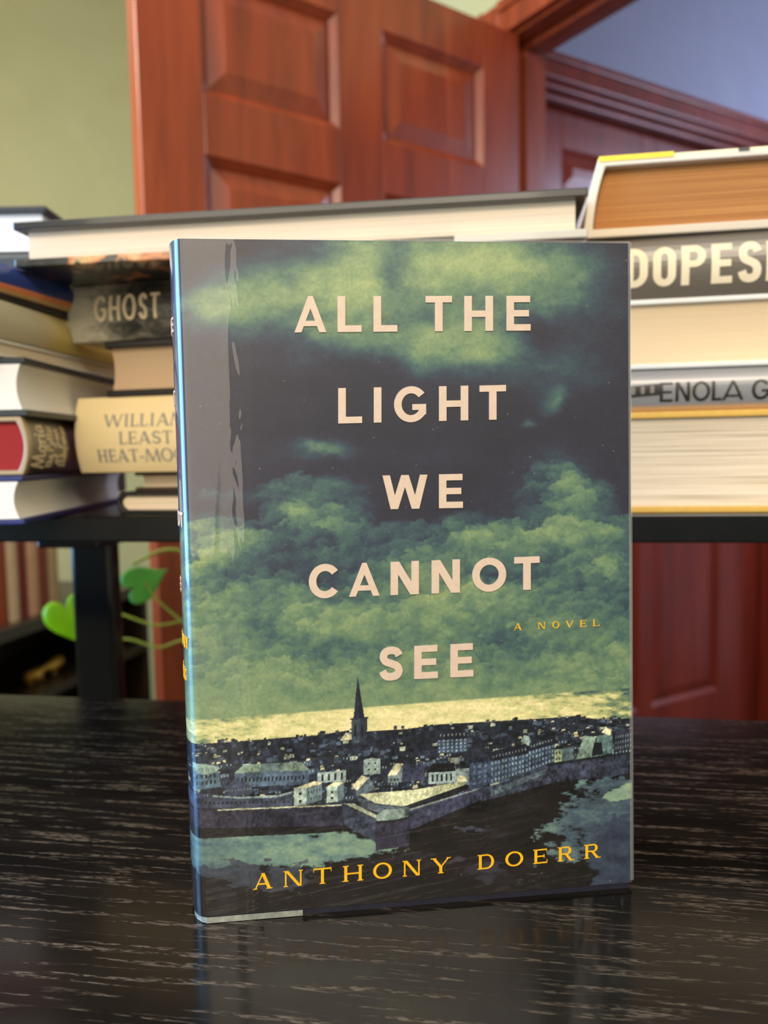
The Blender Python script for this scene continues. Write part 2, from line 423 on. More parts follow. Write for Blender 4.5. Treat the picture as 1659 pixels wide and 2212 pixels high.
def panel_door(name, org, along, face, wid, thick, z0, z1, cols, rows, mat):
    """along: unit vector of the width from org; face: unit vector the visible face looks to"""
    org, along, face = Vector(org), Vector(along), Vector(face)
    def P(u, z, d): q = org + along * u - face * d; return (q.x, q.y, z)
    def bx(m, u0, u1, za, zb, d0, d1):
        m.add([P(u0, za, d0), P(u1, za, d0), P(u1, za, d1), P(u0, za, d1), P(u0, zb, d0), P(u1, zb, d0), P(u1, zb, d1), P(u0, zb, d1)],
              [(0, 3, 2, 1), (4, 5, 6, 7), (0, 1, 5, 4), (1, 2, 6, 5), (2, 3, 7, 6), (3, 0, 4, 7)])
    m = MB()
    us = [0] + [x for c in cols for x in c] + [wid]
    for i in range(0, len(us), 2): bx(m, us[i], us[i + 1], z0, z1, 0, thick)
    zs = [z0] + [x for r in rows for x in r] + [z1]
    for c in cols:
        for i in range(0, len(zs), 2): bx(m, c[0], c[1], zs[i], zs[i + 1], 0, thick)
    # sloped sticking round every opening
    for c in cols:
        for r in rows:
            a, k = 0.012, 0.011
            o = [(c[0], r[0]), (c[1], r[0]), (c[1], r[1]), (c[0], r[1])]
            q = [(c[0] + a, r[0] + a), (c[1] - a, r[0] + a), (c[1] - a, r[1] - a), (c[0] + a, r[1] - a)]
            m.add([P(u, z, 0.002) for u, z in o] + [P(u, z, k) for u, z in q], [(i, (i + 1) % 4, 4 + (i + 1) % 4, 4 + i) for i in range(4)])
    d = m.build(name, mat, kind='structure', bevel=0.0015)
    for c in cols:
        for r in rows:
            m = MB(); a, b = 0.011, 0.042
            o = [(c[0] + a, r[0] + a), (c[1] - a, r[0] + a), (c[1] - a, r[1] - a), (c[0] + a, r[1] - a)]
            q = [(c[0] + b, r[0] + b), (c[1] - b, r[0] + b), (c[1] - b, r[1] - b), (c[0] + b, r[1] - b)]
            m.add([P(u, z, 0.013) for u, z in o] + [P(u, z, 0.004) for u, z in q] + [P(u, z, 0.006) for u, z in q] + [P(u, z, thick - 0.01) for u, z in o],
                  [(i, (i + 1) % 4, 4 + (i + 1) % 4, 4 + i) for i in range(4)] + [(4, 5, 6, 7), (12, 13, 14, 15)] + [(i, (i + 1) % 4, 12 + (i + 1) % 4, 12 + i) for i in range(4)])
            p = m.build('raised_panel', mat, d)
    return d

DD = Vector((0.811, 0.585, 0)); DN = Vector((0.585, -0.811, 0))
HG = Vector((0.29, 1.66, 0)) - DD * 0.788
door = panel_door('door_1', HG, DD, DN, 0.788, 0.035, -1.03, 1.003, [(0.102, 0.352), (0.446, 0.69)],
                  [(-0.79, -0.20), (-0.03, 0.632), (0.725, 0.915)], M_CHERRY)
# hall beyond: grey-blue wall with its own panelled door
HA = Vector((0.402, 1.891, 0)); HD = Vector((math.sin(math.radians(59)), math.cos(math.radians(59)), 0)); HN = Vector((HD.y, -HD.x, 0))
def hp(t, d, z): p = HA + HD * t - HN * d; return (p.x, p.y, z)
def hbox(m, a, b, d0, d1, z0, z1):
    m.add([hp(a, d0, z0), hp(b, d0, z0), hp(b, d1, z0), hp(a, d1, z0), hp(a, d0, z1), hp(b, d0, z1), hp(b, d1, z1), hp(a, d1, z1)],
          [(0, 3, 2, 1), (4, 5, 6, 7), (0, 1, 5, 4), (1, 2, 6, 5), (2, 3, 7, 6), (3, 0, 4, 7)])
m = MB(); hbox(m, -0.12, -0.06, 0, 0.12, ZF, ZC); hbox(m, -0.06, 0.94, 0, 0.12, 1.02, ZC); hbox(m, 0.94, 2.6, 0, 0.12, ZF, ZC)
m.build('wall_hall', M_BLUEW, kind='structure')
m = MB()
hbox(m, -0.06, 0.935, -0.016, 0, 1.018, 1.072); hbox(m, 0.928, 0.995, -0.016, 0, ZF, 1.072); hbox(m, -0.06, 0.995, -0.024, -0.016, 1.055, 1.072)
hbox(m, -0.06, 0.94, 0.0, 0.1, 1.004, 1.02); hbox(m, 0.924, 0.94, 0.0, 0.1, ZF, 1.004); hbox(m, -0.06, 0.93, 0.02, 0.045, 0.99, 1.004)
m.build('trim_3', M_CHERRYD, kind='structure', bevel=0.003)
panel_door('door_2', HA - HD * 0.05 - HN * 0.06, HD, HN, 0.972, 0.035, -1.03, 1.0, [(0.145, 0.43), (0.485, 0.775)],
           [(-0.565, 0.09), (0.22, 0.72), (0.80, 0.905)], M_CHERRYD)

# ------------------------------------------------------------------ the two desks
def desk_wood():
    n = NT('black_brown_ash_grain')
    f = n.noise(n.coords((22, 380, 22)), 1.0, 2, 0.5, 0.35)            # rows of pores
    g = n.noise(n.coords((260, 1500, 260)), 1.0, 2, 0.5)               # broken along their length
    b = n.noise(n.coords((2.2, 60, 2)), 1.0, 2, 0.5, 0.6)           # broad figure
    p1 = n.ramp(f, [(0.53, (0, 0, 0, 1)), (0.63, (1, 1, 1, 1))]); p2 = n.ramp(g, [(0.42, (0, 0, 0, 1)), (0.62, (1, 1, 1, 1))])
    mu = n.n('ShaderNodeMath', operation='MULTIPLY'); n.l(p1, mu.inputs[0]); n.l(p2, mu.inputs[1])
    base = n.ramp(b, [(0.3, lin(14, 12, 11)), (0.7, lin(25, 21, 18))])
    mx = n.n('ShaderNodeMix', data_type='RGBA'); n.l(mu.outputs[0], mx.inputs[0]); n.l(base, mx.inputs[6]); mx.inputs[7].default_value = lin(70, 60, 50)
    n.l(mx.outputs[2], n.b.inputs['Base Color'])
    n.l(n.ramp(mu.outputs[0], [(0.0, (0.17,) * 3 + (1,)), (1.0, (0.36,) * 3 + (1,))]), n.b.inputs['Roughness'])
    n.l(n.ramp(mu.outputs[0], [(0.0, (0.22,) * 3 + (1,)), (0.8, (1.0,) * 3 + (1,))]), n.b.inputs['Specular IOR Level'])
    n.bump(mu.outputs[0], 0.25, 0.0003)
    return n.m
M_DESK = desk_wood()
dy = math.radians(-9.4)
dk = thing('desk', 'black-brown wood-grain desk in the foreground that the blue novel stands on', 'desk', (0.0, 0.5055, ZF), dy)
Hh = -ZF
m = MB(); m.box((-0.75, -0.85, Hh - 0.028), (0.75, 0.0, Hh)); m.build('desk_top', M_DESK, dk, bevel=0.0015)
for x in (-0.70, 0.64):
    for y in (-0.81, -0.11):
        m = MB(); m.box((x, y, 0), (x + 0.06, y + 0.06, Hh - 0.028)); m.build('leg', M_BLACKM, dk, bevel=0.003)
ty = math.radians(-10.15)
TZ = 0.1268
E1 = Vector((math.cos(ty), math.sin(ty), 0)); E2 = Vector((-math.sin(ty), math.cos(ty), 0)); TO = Vector((-0.166, 0.5335, 0))
tb = thing('standing_desk', 'taller matt black standing desk carrying the stacks of books', 'desk', (TO.x, TO.y, ZF), ty)
m = MB(); m.box((-0.62, 0.0, TZ - ZF - 0.018), (0.62, 0.29, TZ - ZF)); m.build('tabletop', M_BLACKW, tb, bevel=0.0015)
LGX = -0.137
for lx in (LGX, 0.50):
    m = MB(); m.box((lx - 0.033, 0.185, 0.03), (lx + 0.009, 0.205, TZ - ZF - 0.0377)); m.build('leg', M_BLACKM, tb, bevel=0.004)
    m = MB(); m.box((lx - 0.023, 0.12, TZ - ZF - 0.0375), (lx + 0.035, 0.27, TZ - ZF - 0.0182)); m.build('support_arm', M_BLACKM, tb, bevel=0.002)
    m = MB(); m.box((lx - 0.035, 0.02, 0.0), (lx + 0.035, 0.33, 0.03)); m.build('foot', M_BLACKM, tb, bevel=0.005)

# ------------------------------------------------------------------ books lying in stacks
def book(name, label, group, loc, yaw, L, D, T, face, cov, pages, th=0.003, inset=0.004, bulge=0.0, shear=0.0, flush=False, concave=0.003):
    """a = along the spine, b = spine to fore edge, c = thickness; `face` says which side looks at local -y"""
    def tf(a, b, c):
        if face == 'spine': p = (a, b, c)
        elif face == 'fore': p = (L - a, D - b, c)
        elif face == 'headL': p = (b, a, c)
        else: p = (D - b, a, c)
        return (p[0] + shear * c, p[1], p[2])
    r = thing(name, label, 'book', loc, yaw, group)
    N = 12
    arc_o = [(-bulge * (1 - (2 * k / N - 1) ** 2) - 0.0 * k, T * k / N) for k in range(N + 1)]
    arc_i = [(th - bulge * (1 - (2 * k / N - 1) ** 2), th + (T - 2 * th) * k / N) for k in range(N, -1, -1)]
    m = MB()
    sec = [(D, 0)] + arc_o + [(D, T), (D, T - th)] + arc_i + [(D, th)]
    m.prism(sec, lambda u, v, t: tf(t, u, v), 0, L)
    r_c = m.build('cover', cov, r, bevel=min(0.0008, th * 0.3))
    m = MB()
    g = 0.0001
    fe = [(D - inset - concave * (1 - (2 * k / 8 - 1) ** 2), th + g + (T - 2 * th - 2 * g) * k / 8) for k in range(9)]
    bi = [(th + 0.0008 - bulge * (1 - (2 * k / N - 1) ** 2) * 0.98, th + g + (T - 2 * th - 2 * g) * k / N) for k in range(N, -1, -1)]
    m.prism(fe + bi, lambda u, v, t: tf(t, u, v), inset if not flush else 0.0005, L - (inset if not flush else 0.0005))
    m.build('page_block', pages, r)
    return r, tf

def spine_fn(tf, T, bulge):
    return lambda a, c, h: tf(a, -bulge * (1 - (2 * c / T - 1) ** 2) - h, c)

P_CREAM = paper('cream_pages', lin(226, 206, 178), lin(236, 218, 190), 900, 0.25)
P_WHITE = paper('white_pages', lin(240, 236, 230), lin(247, 243, 237), 1200, 0.12, 0.9)
P_BROWN = paper('browned_pages', lin(168, 112, 62), lin(200, 144, 84), 700, 0.5, 0.62)
P_RIDGE = paper('ridged_cream_pages', lin(222, 198, 164), lin(240, 222, 190), 760, 1.0, 0.45, 5)
P_RED = paper('red_stained_page_edges', lin(150, 38, 36), lin(168, 48, 44), 900, 0.2)
C_BLACK = simple('black_book_cloth', lin(22, 21, 21), lin(32, 30, 30), 0.5, (200, 200, 200), bump=0.1)
C_NAVY = simple('navy_book_cloth', lin(26, 36, 92), lin(34, 48, 118), 0.45, (200, 200, 200), bump=0.1)
C_GREYG = simple('dark_grey_green_cloth', lin(38, 44, 48), lin(50, 58, 62), 0.45, (200, 200, 200), bump=0.1)
C_WHITE = simple('white_dust_jacket', lin(226, 220, 208), lin(232, 228, 218), 0.3, (30, 30, 30), coat=0.6)
C_BROWN = simple('dark_brown_boards', lin(60, 44, 32), lin(72, 54, 40), 0.5, (100, 100, 100))
L_CREAM = simple('cream_ink', lin(226, 206, 170), lin(232, 214, 180), 0.5)
L_GREYBLUE = simple('grey_blue_ink', lin(104, 114, 124), lin(116, 126, 136), 0.5)
L_BLACK = simple('black_ink', lin(24, 22, 22), lin(30, 28, 28), 0.45)

def axis_mat(name, axis, stops, rough=0.35, coat=0.5, span=1.0, mottled=0.0, mscale=90, mcols=None):
    """colour bands along one local axis (metres = position * span), over the jacket"""
    n = NT(name)
    v = n.coords((1, 1, 1))
    sp = n.n('ShaderNodeSeparateXYZ'); n.l(v, sp.inputs[0])
    q = n.n('ShaderNodeMath', operation='MULTIPLY'); q.inputs[1].default_value = 1.0 / span
    n.l(sp.outputs[axis], q.inputs[0]); fac = q.outputs[0]
    if mottled:
        f = n.noise(n.coords((mscale,) * 3), 1.0, 5, 0.65, 0.5)
        k = n.n('ShaderNodeMath', operation='MULTIPLY_ADD'); k.inputs[1].default_value = mottled
        n.l(f, k.inputs[0]); n.l(fac, k.inputs[2]); fac = k.outputs[0]
    n.l(n.ramp(fac, stops), n.b.inputs['Base Color'])
    n.set(Roughness=rough, Coat_Weight=coat * 0.6, Coat_Roughness=0.28)
    return n.m

# --- middle stack (from the table up)
Q0 = Vector((-0.1711, 0.548, 0)); my = math.radians(-14)
m1 = Vector((math.cos(my), math.sin(my), 0)); m2 = Vector((-math.sin(my), math.cos(my), 0))
G_MID = 'books stacked in the middle pile'
def mid(e, back, z): q = Q0 + m1 * e + m2 * back; return (q.x, q.y, z)
book('thin_book', 'thin black book with cream pages lying at the bottom of the middle stack', G_MID, mid(-0.0160, 0.004, TZ), my, 0.20, 0.15, 0.0157, 'headL', C_BLACK, P_CREAM, 0.0028, 0.003, 0.004)
book('small_book', 'small book with brown boards between the thin black book and the thick cream jacketed book', G_MID, mid(-0.0120, 0.016, 0.1426), my, 0.17, 0.12, 0.0133, 'fore', C_BROWN, P_CREAM, 0.0025, 0.004)
hm_m = axis_mat('cream_yellow_jacket', 2, [(0.0, lin(236, 214, 163)), (1.0, lin(236, 214, 163))], 0.4, 0.3, 0.054)
HT, HB = 0.0532, 0.006
r, tf = book('thick_book', 'thick book in a cream yellow jacket with grey-blue author name on its spine', G_MID, mid(-0.0484, 0.006, 0.1560), my, 0.24, 0.16, HT, 'spine', hm_m, P_CREAM, 0.003, 0.004, HB)
K = 0.00037
tx = (set_text('WILLIAM', (225 - 160) * K, (397 - 160) * K, 0.0321, 0.0086, .15, True)
      + set_text('LEAST', (256 - 160) * K, (366 - 160) * K, 0.0199, 0.0086, .15, True)
      + set_text('HEAT-MOON', (206 - 160) * K, (416 - 160) * K, 0.0078, 0.0086, .15, True))
letter_mesh(tx, spine_fn(tf, HT, HB), 'spine_lettering', L_GREYBLUE, r, 0.00025, 0.0018)
book('hardcover_book', 'black hardcover with a plain tan page block under the marbled grey spine', G_MID, mid(-0.0240, 0.004, 0.2094), my, 0.235, 0.155, 0.0380, 'fore', C_BLACK, paper('tan_pages', lin(186, 160, 130), lin(194, 168, 138), 1400, 0.06, 0.95), 0.0045, 0.0035, flush=False)
gm = NT('marbled_grey_jacket')
v = gm.coords((1, 1, 1)); sp = gm.n('ShaderNodeSeparateXYZ'); gm.l(v, sp.inputs[0])
f = gm.noise(gm.coords((60, 60, 140)), 1.0, 6, 0.7, 1.2)
mr = gm.n('ShaderNodeMapRange'); gm.l(sp.outputs[0], mr.inputs[0]); mr.inputs[1].default_value = 0.002; mr.inputs[2].default_value = 0.05
mr.inputs[3].default_value = 0.62; mr.inputs[4].default_value = 0.0
ad = gm.n('ShaderNodeMath', operation='ADD'); gm.l(f, ad.inputs[0]); gm.l(mr.outputs[0], ad.inputs[1])
gm.l(gm.ramp(ad.outputs[0], [(0.40, lin(30, 31, 32)), (0.52, lin(62, 60, 56)), (0.66, lin(110, 106, 96)), (1.0, lin(188, 182, 162))]), gm.b.inputs['Base Color'])
gm.set(Roughness=0.35, Coat_Weight=0.6, Coat_Roughness=0.1)
GT, GB = 0.0390, 0.005
r, tf = book('hardcover_book', 'book with a marbled dark grey spine and pale title, under the long flat book', G_MID, mid(-0.0487, 0.004, 0.2476), my, 0.24, 0.16, GT, 'spine', gm.m, P_CREAM, 0.003, 0.004, GB)
letter_mesh(set_text('GHOST', 0.0215, 0.0716, 0.0131, 0.0172, .13, False, gap=0.16, narrow=0.8), spine_fn(tf, GT, GB), 'spine_lettering', L_CREAM, r, 0.00025, 0.0018)
# the long flat book on top
ay = math.radians(-7.5)
a1 = Vector((math.cos(ay), math.sin(ay), 0)); a2 = Vector((-math.sin(ay), math.cos(ay), 0)); AO = Vector((-0.2288, 0.5041, 0))
am = NT('long_book_covers')
v = am.coords((1, 1, 1)); sp = am.n('ShaderNodeSeparateXYZ'); am.l(v, sp.inputs[0])
f = am.noise(am.coords((38, 38, 38)), 1.0, 5, 0.6, 0.8)
art = am.ramp(f, [(0.40, lin(34, 30, 27)), (0.52, lin(52, 50, 40)), (0.58, lin(196, 120, 70)), (0.66, lin(206, 168, 110)), (0.74, lin(60, 62, 46))])
pr_ = am.n('ShaderNodeMath', operation='GREATER_THAN'); pr_.inputs[1].default_value = 0.275; am.l(sp.outputs[0], pr_.inputs[0])
pm = am.n('ShaderNodeMix', data_type='RGBA'); am.l(pr_.outputs[0], pm.inputs[0]); am.l(art, pm.inputs[6]); pm.inputs[7].default_value = lin(196, 188, 172); art = pm.outputs[2]
gt = am.n('ShaderNodeMath', operation='GREATER_THAN'); gt.inputs[1].default_value = 0.012; am.l(sp.outputs[2], gt.inputs[0])
mx = am.n('ShaderNodeMix', data_type='RGBA'); am.l(gt.outputs[0], mx.inputs[0]); am.l(art, mx.inputs[6]); mx.inputs[7].default_value = lin(34, 32, 30)
am.l(mx.outputs[2], am.b.inputs['Base Color']); am.set(Roughness=0.3, Coat_Weight=0.8, Coat_Roughness=0.08)
book('large_flat_book', 'long flat hardcover with black top board lying across the middle stack', G_MID, (AO.x, AO.y, 0.2868), ay, 0.351, 0.24, 0.0278, 'fore', am.m, P_CREAM, 0.0050, 0.0065, concave=0.0)

# --- left stack, seen corner-on
G_LEFT = 'books stacked in the left pile'
def lyaw(th): return math.radians(90 - th)
book('hardcover_book', 'navy blue hardcover with pale pages at the bottom of the left stack, overhanging the desk', G_LEFT, (-0.2208, 0.482, TZ), lyaw(-4), 0.24, 0.17, 0.0300, 'fore', C_NAVY, P_WHITE, 0.0035, 0.003, flush=True)
mm = axis_mat('black_jacket_with_cream_edge', 0, [(0.0, lin(170, 150, 120)), (0.018, lin(150, 132, 104)), (0.03, lin(60, 54, 46)), (0.08, lin(26, 24, 23)), (1.0, lin(24, 22, 22))], 0.3, 0.7, 0.24)
MT, MBg = 0.0358, 0.004
r, tf = book('hardcover_book', 'black jacketed book with handwritten cream title and red page edges, in the left stack', G_LEFT, (-0.2215, 0.485, 0.1572), lyaw(-2), 0.24, 0.17, MT, 'spine', mm, P_RED, 0.003, 0.004, MBg)
def script(txt, a_base, xh, c0, c1, fn_s):
    polys = []; x = 0; segs = []
    for ch in txt:
        w, st = LOW[ch]
        for s_ in st: segs.append([(x + p[0], p[1]) for p in s_])
        x += w + 0.06
    for sgm in segs:
        pl = catmull(sgm, 5)
        pts = [(a_base - q[1] * xh, c0 + (c1 - c0) * q[0] / x) for q in pl]
        polys += ribbon(pts, fn_s)
    return polys
tx = (script('Maria', 0.027, 0.020, 0.004, 0.032, 0.0016) + script('the Potter', 0.040, 0.011, 0.004, 0.032, 0.0011)
      + script('of San', 0.0505, 0.009, 0.006, 0.030, 0.0011) + script('Ildefonso', 0.063, 0.011, 0.004, 0.032, 0.0011))
letter_mesh(tx, spine_fn(tf, MT, MBg), 'spine_lettering', L_CREAM, r, 0.00025, 0.0018)
book('hardcover_book', 'dark grey-green hardcover with pale grey pages in the left stack', G_LEFT, (-0.2172, 0.485, 0.1932), lyaw(1), 0.24, 0.17, 0.0358, 'fore', C_GREYG, P_WHITE, 0.0040, 0.003, flush=True)
book('paperback', 'thin white paperback lying under the pale yellow book in the left stack', G_LEFT, (-0.2375, 0.435, 0.2292), lyaw(7), 0.22, 0.15, 0.0108, 'fore', C_WHITE, P_CREAM, 0.0022, 0.001, concave=0.0)
bm_ = axis_mat('pale_grey_to_yellow_jacket', 0, [(0.0, lin(196, 186, 160)), (0.42, lin(196, 186, 156)), (0.56, lin(206, 182, 104)), (1.0, lin(214, 184, 84))], 0.35, 0.5, 0.22)  # turns from pale grey to yellow along the spine
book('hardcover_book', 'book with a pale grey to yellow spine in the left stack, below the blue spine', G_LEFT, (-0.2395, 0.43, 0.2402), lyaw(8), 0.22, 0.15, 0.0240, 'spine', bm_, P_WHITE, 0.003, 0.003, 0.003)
book('thin_book', 'thin black board book sandwiched between the blue spine and the yellow spine', G_LEFT, (-0.2470, 0.40, 0.2644), lyaw(10), 0.17, 0.14, 0.0042, 'spine', C_BLACK, P_CREAM, 0.0012, 0.002, 0.0008)
ab = axis_mat('blue_jacket_with_orange_band', 2, [(0.0, lin(200, 160, 104)), (0.13, lin(204, 160, 100)), (0.16, lin(226, 128, 74)), (0.30, lin(228, 132, 80)), (0.33, lin(44, 62, 128)), (1.0, lin(48, 68, 138))], 0.35, 0.4, 0.0186)
ab.node_tree.nodes['Color Ramp'].color_ramp.interpolation = 'LINEAR'
book('hardcover_book', 'blue spined book with an orange lower band on top of the left stack', G_LEFT, (-0.2585, 0.385, 0.2687), lyaw(13.5), 0.181, 0.14, 0.0186, 'spine', ab, P_CREAM, 0.003, 0.003, 0.003)
# a further pile behind it at the far left
book('hardcover_book', 'black covered book with pale pages at the far left, behind the left stack', G_LEFT, (-0.56, 0.74, 0.3520), math.radians(0), 0.255, 0.17, 0.0460, 'fore', C_BLACK, P_WHITE, 0.006, 0.006)
sb = thing('storage_box', 'dark grey box standing behind the left stack of books', 'box', (-0.57, 0.73, TZ), 0)
m = MB(); m.box((0, 0, 0), (0.27, 0.19, 0.170)); m.build('box_body', C_GREYG, sb, bevel=0.003)
m = MB(); m.box((-0.003, -0.003, 0.1702), (0.273, 0.193, 0.2250)); m.build('lid', C_GREYG, sb, bevel=0.003)

# --- right stack
G_RIGHT = 'books stacked in the right pile'
P0 = TO + E2 * 0.004
def rt(e, back, z): q = P0 + E1 * e + E2 * back; return (q.x, q.y, z)
C_YEL = simple('yellow_book_cloth', lin(214, 164, 70), lin(224, 174, 78), 0.5, (200, 200, 200))
book('thick_book', 'yellow hardcover with ridged uneven pages at the bottom of the right stack', G_RIGHT, rt(0.300, 0.000, TZ), ty, 0.24, 0.17, 0.0614, 'fore', C_YEL, P_RIDGE, 0.0040, 0.0025)
em = axis_mat('silver_grey_jacket', 2, [(0.0, lin(196, 150, 96)), (0.10, lin(190, 150, 104)), (0.16, lin(138, 134, 130)), (1.0, lin(138, 134, 130))], 0.25, 0.6, 0.0254)
ET, EB = 0.0254, 0.004
r, tf = book('hardcover_book', 'silver grey spined book with black title, above the yellow hardcover in the right stack', G_RIGHT, rt(0.300, 0.004, 0.1884), ty, 0.24, 0.16, ET, 'spine', em, P_CREAM, 0.0025, 0.003, EB)
tx = []
for ch, x0, x1 in (('E', 1426, 1454), ('N', 1460, 1491), ('O', 1496, 1534), ('L', 1538, 1559), ('A', 1560, 1605), ('G', 1622, 1659), ('A', 1662, 1704), ('Y', 1702, 1738)):
    a = 0.0577 + (x0 - 1500) * 0.000265; w = (x1 - x0) * 0.000265
    tx += [[(a + p[0] * 0.0115, 0.0056 + p[1] * 0.0115) for p in g] for g in glyph(ch, w / 0.0115, .15)]
letter_mesh(tx, spine_fn(tf, ET, EB), 'spine_lettering', L_BLACK, r, 0.00025, 0.0018)
tx = [[(0.012, 0.0082), (0.0385, 0.0098), (0.0385, 0.0166), (0.012, 0.0148)]]
letter_mesh(tx, spine_fn(tf, ET, EB), 'spine_emblem', L_BLACK, r, 0.0003, 0.0018)
tx = [[(x, 0.0100 + (x - .015) * .06), (x + 0.0022, 0.0100 + (x - .015) * .06), (x + 0.0022, 0.0145 + (x - .015) * .06), (x, 0.0145 + (x - .015) * .06)] for x in (0.016, 0.0215, 0.027, 0.0325)]
letter_mesh(tx, spine_fn(tf, ET, EB), 'emblem_windows', simple('emblem_grey', lin(120, 112, 102)), r, 0.0006, 0.0018)
book('thick_book', 'white jacketed book with broad smooth cream pages, under the grey-brown spine of the right stack', G_RIGHT, rt(0.298, 0.002, 0.2140), ty, 0.24, 0.16, 0.0416, 'fore', C_WHITE, paper('smooth_cream_pages', lin(222, 192, 150), lin(228, 200, 158), 1200, 0.08, 0.93), 0.0032, 0.003)
dm = axis_mat('taupe_jacket', 2, [(0.0, lin(100, 90, 78)), (1.0, lin(100, 90, 78))], 0.3, 0.6, 0.0365)
DT, DB = 0.0365, 0.004
r, tf = book('hardcover_book', 'grey-brown spined book with large cream title in the right stack, under the browned book', G_RIGHT, rt(0.2926, 0.003, 0.2558), ty, 0.24, 0.16, DT, 'spine', dm, P_CREAM, 0.003, 0.004, DB)
tx = []; x = 1353
for ch, w in (('D', 48), ('O', 49), ('P', 52), ('E', 44), ('S', 49), ('I', 14), ('C', 49), ('K', 52)):
    a = (x - 1258) * 0.000265; c = 0.0228
    tx += [[(a + p[0] * c, 0.0066 + p[1] * c) for p in g] for g in glyph('Q0' if ch == 'O' else ch, w * 0.000265 / c, .20)]
    x += w + 11.5
letter_mesh(tx, spine_fn(tf, DT, DB), 'spine_lettering', L_CREAM, r, 0.00025, 0.0018)
tmm = axis_mat('cream_jacket_with_grey_marks', 2, [(0.0, lin(206, 190, 168)), (0.5, lin(214, 204, 190)), (0.87, lin(206, 198, 186)), (0.955, lin(206, 198, 186)), (0.965, lin(236, 220, 180)), (1.0, lin(238, 224, 186))], 0.3, 0.6, 0.0464)
r, tf = book('thick_book', 'thick book with browned pages and a cream jacket on top of the right stack', G_RIGHT, rt(0.2926, -0.002, 0.2925), math.radians(-9), 0.19, 0.17, 0.0464, 'headL', tmm, P_BROWN, 0.0052, 0.007, 0.0012, shear=0.2)
m = MB(); m.box((0.0095, -0.0006, 0.0441), (0.052, 0.004, 0.0470)); m.build('jacket_stripe', simple('yellow_jacket_print', lin(240, 206, 20), lin(244, 214, 30), 0.4), r)
m = MB(); m.box((0.088, -0.0006, 0.0444), (0.094, 0.002, 0.0462)); m.build('jacket_mark', C_GREYG, r)

# ------------------------------------------------------------------ the novel in the foreground
BW, BH, BT, BB = 0.1592933, 0.241, 0.044, 0.0075
LEAN = math.tan(math.radians(1.2))
nv = thing('novel', 'hardcover novel standing upright, its jacket showing storm clouds over a harbour town', 'book',
           (-0.06600933, 0.26994679, 0.0), 0.1091744)
# printing plate: design units (x right, y down) <-> metres on the flat front
D2C = np.array([[1.48776140e-04, -5.15969170e-06, -5.63904607e-02], [-1.28829890e-05, -1.56206242e-04, 3.17327506e-01], [-5.98599859e-05, -2.86103976e-05, 1.0]])
C2D = np.linalg.inv(D2C)
def d2c(x, y):
    q = D2C @ np.array([x, y, 1.0]); return q[0] / q[2], q[1] / q[2]
# ---- the printed picture: clouds, bright sea, walled town, beaches
AX0, AY0, AWD, AHT = 360, 500, 1040, 1540
gy, gx = np.mgrid[0:AHT, 0:AWD].astype(np.float32)
PX, PY = gx + AX0, gy + AY0
rs = np.random.RandomState(11)
def vnoise(x, y, seed):
    r = np.random.RandomState(seed); T = r.rand(256, 256).astype(np.float32)
    xi, yi = np.floor(x).astype(int), np.floor(y).astype(int); fx, fy = x - xi, y - yi
    fx = fx * fx * (3 - 2 * fx); fy = fy * fy * (3 - 2 * fy)
    g = lambda a, b: T[b & 255, a & 255]
    return (g(xi, yi) * (1 - fx) + g(xi + 1, yi) * fx) * (1 - fy) + (g(xi, yi + 1) * (1 - fx) + g(xi + 1, yi + 1) * fx) * fy
def fbm(x, y, sx, sy, oc, seed, gain=0.5):
    o = np.zeros_like(x); a = 1.0; t = 0
    for k in range(oc):
        o += a * (vnoise(x / sx * 2 ** k + 17 * k, y / sy * 2 ** k + 9 * k, seed + k) - 0.5); t += a; a *= gain
    return o / t * 2
def S(r, g, b): return np.array(lin(r, g, b)[:3], np.float32)
def ramp_np(f, stops):
    ps = [p for p, c in stops]; o = np.zeros(f.shape + (3,), np.float32)
    for k in range(3): o[..., k] = np.interp(f, ps, [c[k] for p, c in stops])
    return o
wx = fbm(PX, PY, 130, 90, 5, 21) * 46; wy = fbm(PX, PY, 130, 90, 5, 41) * 40
QX, QY = PX + wx, PY + wy
def blob(cx, cy, rx, ry, w, warp=1.0):
    X = PX + wx * warp; Y = PY + wy * warp
    return w * np.exp(-(((X - cx) / rx) ** 2 + ((Y - cy) / ry) ** 2))
cl = np.full(PX.shape, 0.07, np.float32)
cl += np.clip((PY - 1120) / 380, 0, 1) ** 0.8 * 0.50
for b in [(930, 610, 230, 110, .52), (760, 570, 100, 80, .30), (1000, 550, 190, 60, .24), (1160, 580, 150, 90, .26), (1240, 640, 60, 60, .14), (660, 640, 140, 70, .38), (520, 660, 90, 60, .34),
          (440, 650, 60, 45, .30), (960, 735, 120, 40, .35), (1080, 735, 120, 36, .28), (720, 720, 120, 40, .22), (1200, 660, 70, 60, .12), (1190, 790, 120, 40, .18),
          (690, 975, 70, 20, .40), (1190, 850, 34, 22, .34), (1130, 900, 20, 14, .3), (1220, 1060, 70, 60, .42), (1170, 1140, 90, 30, .42), (1290, 1170, 60, 40, .35),
          (1060, 1180, 70, 36, .30), (450, 1190, 44, 56, .42), (520, 1175, 40, 40, .22), (620, 1110, 50, 50, .30), (720, 1120, 70, 40, .34), (560, 1060, 110, 20, .14), (700, 1060, 90, 20, .16),
          (900, 1230, 60, 40, .16), (1000, 1290, 120, 40, .22), (820, 1330, 140, 40, .18), (1280, 1240, 70, 30, .16), (620, 1300, 90, 50, .12), (470, 1300, 60, 70, .12)]:
    cl += blob(*b)
